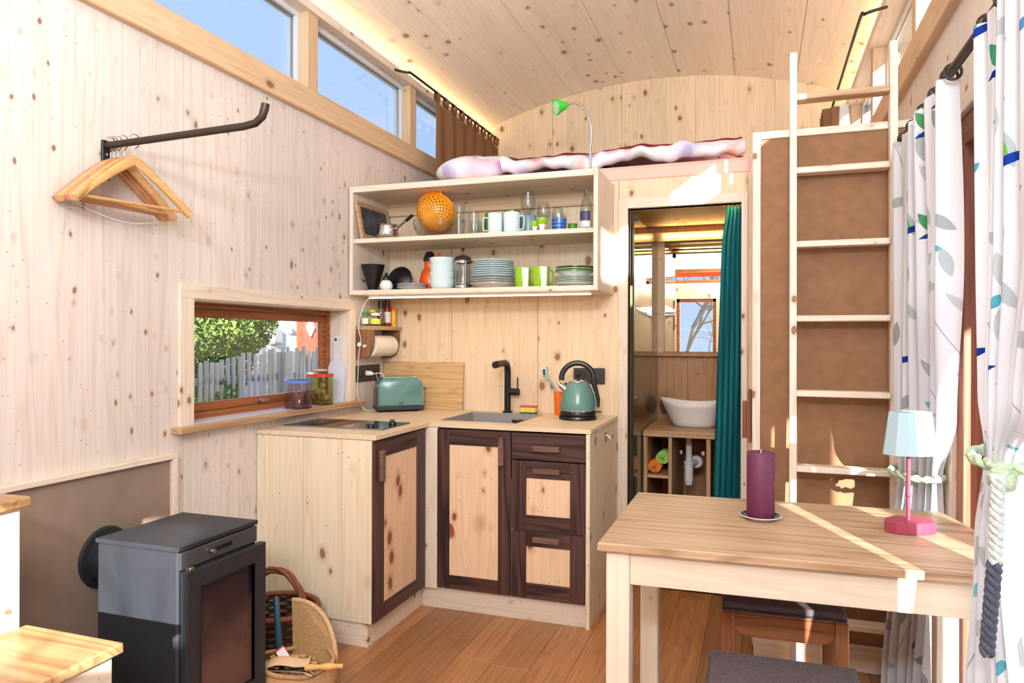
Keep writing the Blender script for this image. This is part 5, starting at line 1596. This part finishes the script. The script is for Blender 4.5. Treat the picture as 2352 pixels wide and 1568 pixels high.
t = thing('door_curtain', 'white bird-printed curtain nearest the camera at the right edge', 'curtain', (.50, 1.6, 0))
near_tab = [(2.035, (.505, 1.945, .500, 1.40, 1.0)), (1.50, (.505, 1.940, .500, 1.42, 1.0)), (1.18, (.500, 1.920, .500, 1.55, .9)),
            (1.055, (.490, 1.865, .498, 1.725, .5)), (.85, (.478, 1.885, .495, 1.715, .7)), (.45, (.470, 1.905, .500, 1.58, 1.1)), (.02, (.470, 1.920, .500, 1.52, 1.15))]
part('cloth', hang(curtain(near_tab, 2.035, .02, 7, .028, 3.3), 190, 70), M['print_cloth'], t, 180, world=True)
rope_ring(.490, 1.755, 1.058, .055, .130, .012, .004, 'rope', t)
kn = MB()
for k in range(5):
    kn.add(lathe([(0, -.02), (.018, -.012), (.020, .008), (0, .02)], 10), T3(.448+random.uniform(-.008, .008), 1.640+random.uniform(-.02, .02), 1.05+random.uniform(-.02, .02)))
part('knot', kn, M['rope'], t, 60, world=True)
def braid(p0, p1, r_, mat, name):
    a, b = Vector(p0), Vector(p1); n = 26
    for s_ in range(3):
        pts = [tuple(a+(b-a)*(k/n)+Vector((r_*.55*math.cos(k*.9+s_*2.1), r_*.55*math.sin(k*.9+s_*2.1), 0))) for k in range(n+1)]
        part(name, MB().add(tube(pts, r_*.62, 7)), mat, t, 60, world=True)
braid((.436, 1.605, 1.045), (.438, 1.635, .87), .012, plain('rope_white_green', (196, 206, 206), .95, var=.2, vs=120), 'tassel_rope')
braid((.438, 1.635, .87), (.438, 1.686, .668), .013, M['rope_n'], 'tassel_end')
t = thing('curtain_rail', 'dark iron curtain rail above the right-hand door', 'curtain rail', (.50, 2.3, 2.049))
part('rod', MB().add(tube([(.50, .15, 2.049), (.50, 2.995, 2.049)], .0125, 14)), M['iron'], t, 60, world=True)
part('bracket', MB().add(tube([(.50, 2.97, 2.049), (.613, 2.97, 2.049)], .008, 8)), M['iron'], t, 60, world=True)
for y in (2.245, 2.285, 2.44, 2.60, 2.78, 2.94, 1.93, 1.80, 1.66, 1.5, 1.35, 1.2):
    rg = [(.50+.021*math.cos(2*PI*q/18), y+.004*math.sin(2*PI*q/18), 2.043+.023*math.sin(2*PI*q/18)) for q in range(18)]
    part('ring', MB().add(tube(rg, .0038, 8, closed=True)), M['iron'], t, 60, world=True)

# ============================================================ BEHIND THE CAMERA
t = thing('fill_uplighter', 'added white stand for the fill uplight behind the camera', 'lamp', (.15, -1.2, 0))  # made-up stand that carries the added uplight
part('foot', MB().add(lathe([(0, 0), (.15, 0), (.15, .02), (.02, .03), (0, .03)], 28)), M['black'], t, 40)
part('pole', MB().add(tube([(0, 0, .02), (0, 0, 1.62)], .012, 10)), M['black'], t, 60)
part('bowl', MB().add(lathe([(0, 1.60), (.1, 1.61), (.30, 1.70), (.31, 1.71), (.29, 1.705), (.1, 1.63), (0, 1.62)], 32)), M['whitep'], t, 60)

# ============================================================ OUTDOORS
GZ = -.55
g = G('garden_ground')
nz_ = g.noise(g.coord(), .9, 4)
g.bsdf(g.mix(g.rng(nz_, .4, .6), lin((168, 158, 142)), lin((126, 132, 92))), .95, 0, .1)
struct('ground', MB().B(-30, 30, -30, 30, GZ-.2, GZ, ch=0), g.m)
deck = struct('deck', MB().B(XR+.16, 3.6, -.4, 4.2, -.16, -.12, ch=0), M['pineY'])
for k in range(21):
    struct('deck_board', MB().B(XR+.16, 3.6, -.4+k*.22+.003, -.4+(k+1)*.22-.003, -.12, -.095), M['pineX'], deck)

cn = struct('porch_roof', MB().B(XR+.16, 1.72, -1.6, 4.0, 2.10, 2.15, ch=0), M['spruceY'])
struct('shade_board', MB().B(1.60, 1.64, -.20, .06, GZ, 2.10), M['spruceZ'], cn)  # unseen board added to trim the sun stripe on the table
for yy in (-1.5, 3.9): struct('porch_post', MB().B(1.60, 1.68, yy-.04, yy+.04, GZ, 2.10), M['spruceZ'], cn)

# picket fence seen through the kitchen window
FX = -4.25
t = thing('picket_fence', 'weathered pale picket fence outside the kitchen window', 'fence', (FX, 5.2, GZ))
pk = wood('fence_wood', 'Z', (236, 224, 210), (196, 178, 160), ksc=5, kr=.08, kthr=.7, tone=.14)
y = 3.9; k = 0
random.seed(11)
while y < 7.1:
    hgt = 1.10+.10*min(1, max(0, (y-4.5)/1.2))+random.uniform(-.02, .03)
    part('picket', MB().B(-.010, .010, y-5.2, y-5.2+.036, .05, hgt-GZ-.0, ch=.003, M=RX(random.uniform(-.6, .6))), pk, t)
    y += .067; k += 1
for z in (.25, .95):
    part('rail', MB().B(-.045, -.012, -1.3, 1.9, z-GZ-.03, z-GZ+.03), pk, t)
for yy in (.42, -1.1): part('post', MB().B(-.05, .05, yy, yy+.10, 0, 1.18-GZ), pk, t)

def leaf_cloud(center, rad, n, size, seed, flat=1.0):
    rnd = random.Random(seed); v = []; f = []
    for k in range(n):
        while True:
            p = Vector((rnd.uniform(-1, 1), rnd.uniform(-1, 1), rnd.uniform(-1, 1)))
            if .25 < p.length < 1: break
        p = Vector((p.x*rad[0], p.y*rad[1], p.z*rad[2])) + Vector(center)
        a = Vector((rnd.gauss(0, 1), rnd.gauss(0, 1), rnd.gauss(0, 1))).normalized()
        b = a.orthogonal().normalized(); s_ = size*rnd.uniform(.6, 1.3)
        o = len(v)
        v += [tuple(p+a*s_), tuple(p+b*s_*.45), tuple(p-a*s_), tuple(p-b*s_*.45)]
        f.append((o, o+1, o+2, o+3))
    return v, f
def leaf_mat(name, c1, c2):
    g = G(name)
    n_ = g.noise(g.coord(), 7, 2)
    c = g.mix(g.rng(n_, .35, .65), lin(c1), lin(c2))
    b = g.bsdf(c, .6, 0, .3)
    tl = g.n('BsdfTranslucent'); g.set(tl.inputs[0], c)
    mx = g.n('MixShader'); mx.inputs[0].default_value = .3
    g.t.links.new(b.outputs[0], mx.inputs[1]); g.t.links.new(tl.outputs[0], mx.inputs[2])
    return g.done(mx.outputs[0])
lg = leaf_mat('conifer_green', (52, 84, 36), (132, 168, 74))
def bush(label, c, rad, n, size, seed, mat=lg):
    t = thing('bush', label, 'bush', (c[0], c[1], GZ))
    part('foliage', MB().add(leaf_cloud((0, 0, c[2]-GZ), rad, n, size, seed)), mat, t)
    part('trunk', MB().add(tube([(0, 0, 0), (0, 0, c[2]-GZ)], [.07, .03], 8)), M['wicker_d'], t, 60)
bush('tall green conifer hedge bush behind the fence, left', (-5.7, 5.6, 1.45), (.9, 1.05, 1.25), 26000, .030, 3)
bush('rounded green bush in the middle behind the fence', (-5.7, 6.82, 1.75), (.5, .40, .66), 9000, .028, 5)
bush('small fresh green shrub growing through the fence', (-4.32, 4.85, .72), (.14, .22, .30), 700, .035, 8, leaf_mat('fresh_green', (90, 130, 50), (150, 190, 84)))
# white house with brown door
t = thing('neighbour_house', 'white rendered house with a brown boarded door', 'house', (-8.0, 11.0, GZ))
wh = plain('white_render', (232, 228, 226), .9, var=.04, vs=2)
part('wall', MB().B(-.2, 0, -2.4, 4.5, 0, 5.0, ch=0), wh, t)
dd = part('door', MB().B(0, .05, -.02, .80, .1, 2.9, ch=.004), M['redwoodZ'], t)
for k in range(12):
    part('door_board', MB().B(.05, .062, -.05, .05, -.9, .9, ch=.002, M=T3(0, .40, .4+k*.2) @ RX(55) @ SC(1, 1, .45)), M['redwoodZ'], dd)
dw = [(0, -.28), (.22, 0), (0, .28), (-.22, 0)]
v, f = prism(dw, 0, .03, 0)
part('door_window', MB().add(([(p[2]+.06, p[0]*.6+.36, p[1]*.6+2.06) for p in v], f)), M['winframe'], dd)
part('letter_box', MB().B(0, .12, -.74, -.52, 1.75, 2.02, ch=.01), plain('grey_box', (120, 124, 126), .5), t)
part('wall_lamp', MB().B(0, .10, -.24, -.15, 1.93, 2.03, ch=.01), plain('lamp_box', (96, 96, 96), .5), t)
part('corner_post', MB().B(0, .04, -.12, -.03, 0, 5, ch=0), wh, t)

# white glasshouse on the right, seen through the clerestory
t = thing('glasshouse', 'pale gabled building beyond the right clerestory window', 'building', (6.5, 18.0, GZ))
v, f = prism([(-2.6, 0), (2.6, 0), (2.6, 3.2), (0, 5.0), (-2.6, 3.2)], 0, 5, 0)
part('shell', MB().add(([(p[0], p[2], p[1]) for p in v], f)), wh, t)
part('roof', MB().add(strip([(-2.9, 2.5, 3.05), (0, 2.5, 5.1)], (0, 1, 0), 5.4, .08, 8)).add(strip([(0, 2.5, 5.1), (2.9, 2.5, 3.05)], (0, 1, 0), 5.4, .08, 8)), plain('pale_roof', (196, 198, 204), .6), t)

# bare trees behind the rear windows; their twigs dapple the sunlight
def bare_tree(label, base, h, seed):
    rnd = random.Random(seed); mb = MB()
    def br_(p, d, L, r_, lev):
        pts = [p]; q = p.copy(); dd_ = d.copy()
        for k in range(4):
            dd_ = (dd_+Vector((rnd.gauss(0, .16), rnd.gauss(0, .16), rnd.gauss(0, .10)))).normalized()
            q = q+dd_*(L/4); pts.append(q.copy())
        mb.add(tube([tuple(x) for x in pts], [r_*(1-.14*k) for k in range(5)], 6 if lev < 2 else 4))
        if lev >= 4: return
        for k in range(3 if lev else 4):
            nd = (dd_+Vector((rnd.gauss(0, .6), rnd.gauss(0, .6), rnd.gauss(.15, .4)))).normalized()
            br_(pts[rnd.choice((2, 3, 4))], nd, L*rnd.uniform(.55, .78), r_*.55, lev+1)
    br_(Vector((0, 0, 0)), Vector((0, 0, 1)), h, h*.038, 0)
    o = single('bare_tree', mb, plain('bark_pale', (166, 152, 138), .9, var=.2, vs=8), label, 'tree', 60)
    o.location = base
bare_tree('bare winter tree behind the rear window, nearer one', (-.6, -6.4, GZ), 1.5, 21)
bare_tree('bare winter tree off to the right of the rear window', (.85, -4.3, GZ), 1.7, 9)
bare_tree('bare winter tree behind the rear window, taller one', (-1.9, -9.0, GZ), 2.2, 4)
# orange awning outside the rear clerestory
single('awning', MB().B(-2.6, 1.2, YB-.75, YB-.70, 2.36, 2.60, ch=0).B(-2.6, 1.2, YB-.75, YB-.14, 2.60, 2.62, ch=0), plain('orange_awning', (222, 84, 38), .8), 'orange awning valance outside the rear clerestory window', 'awning')
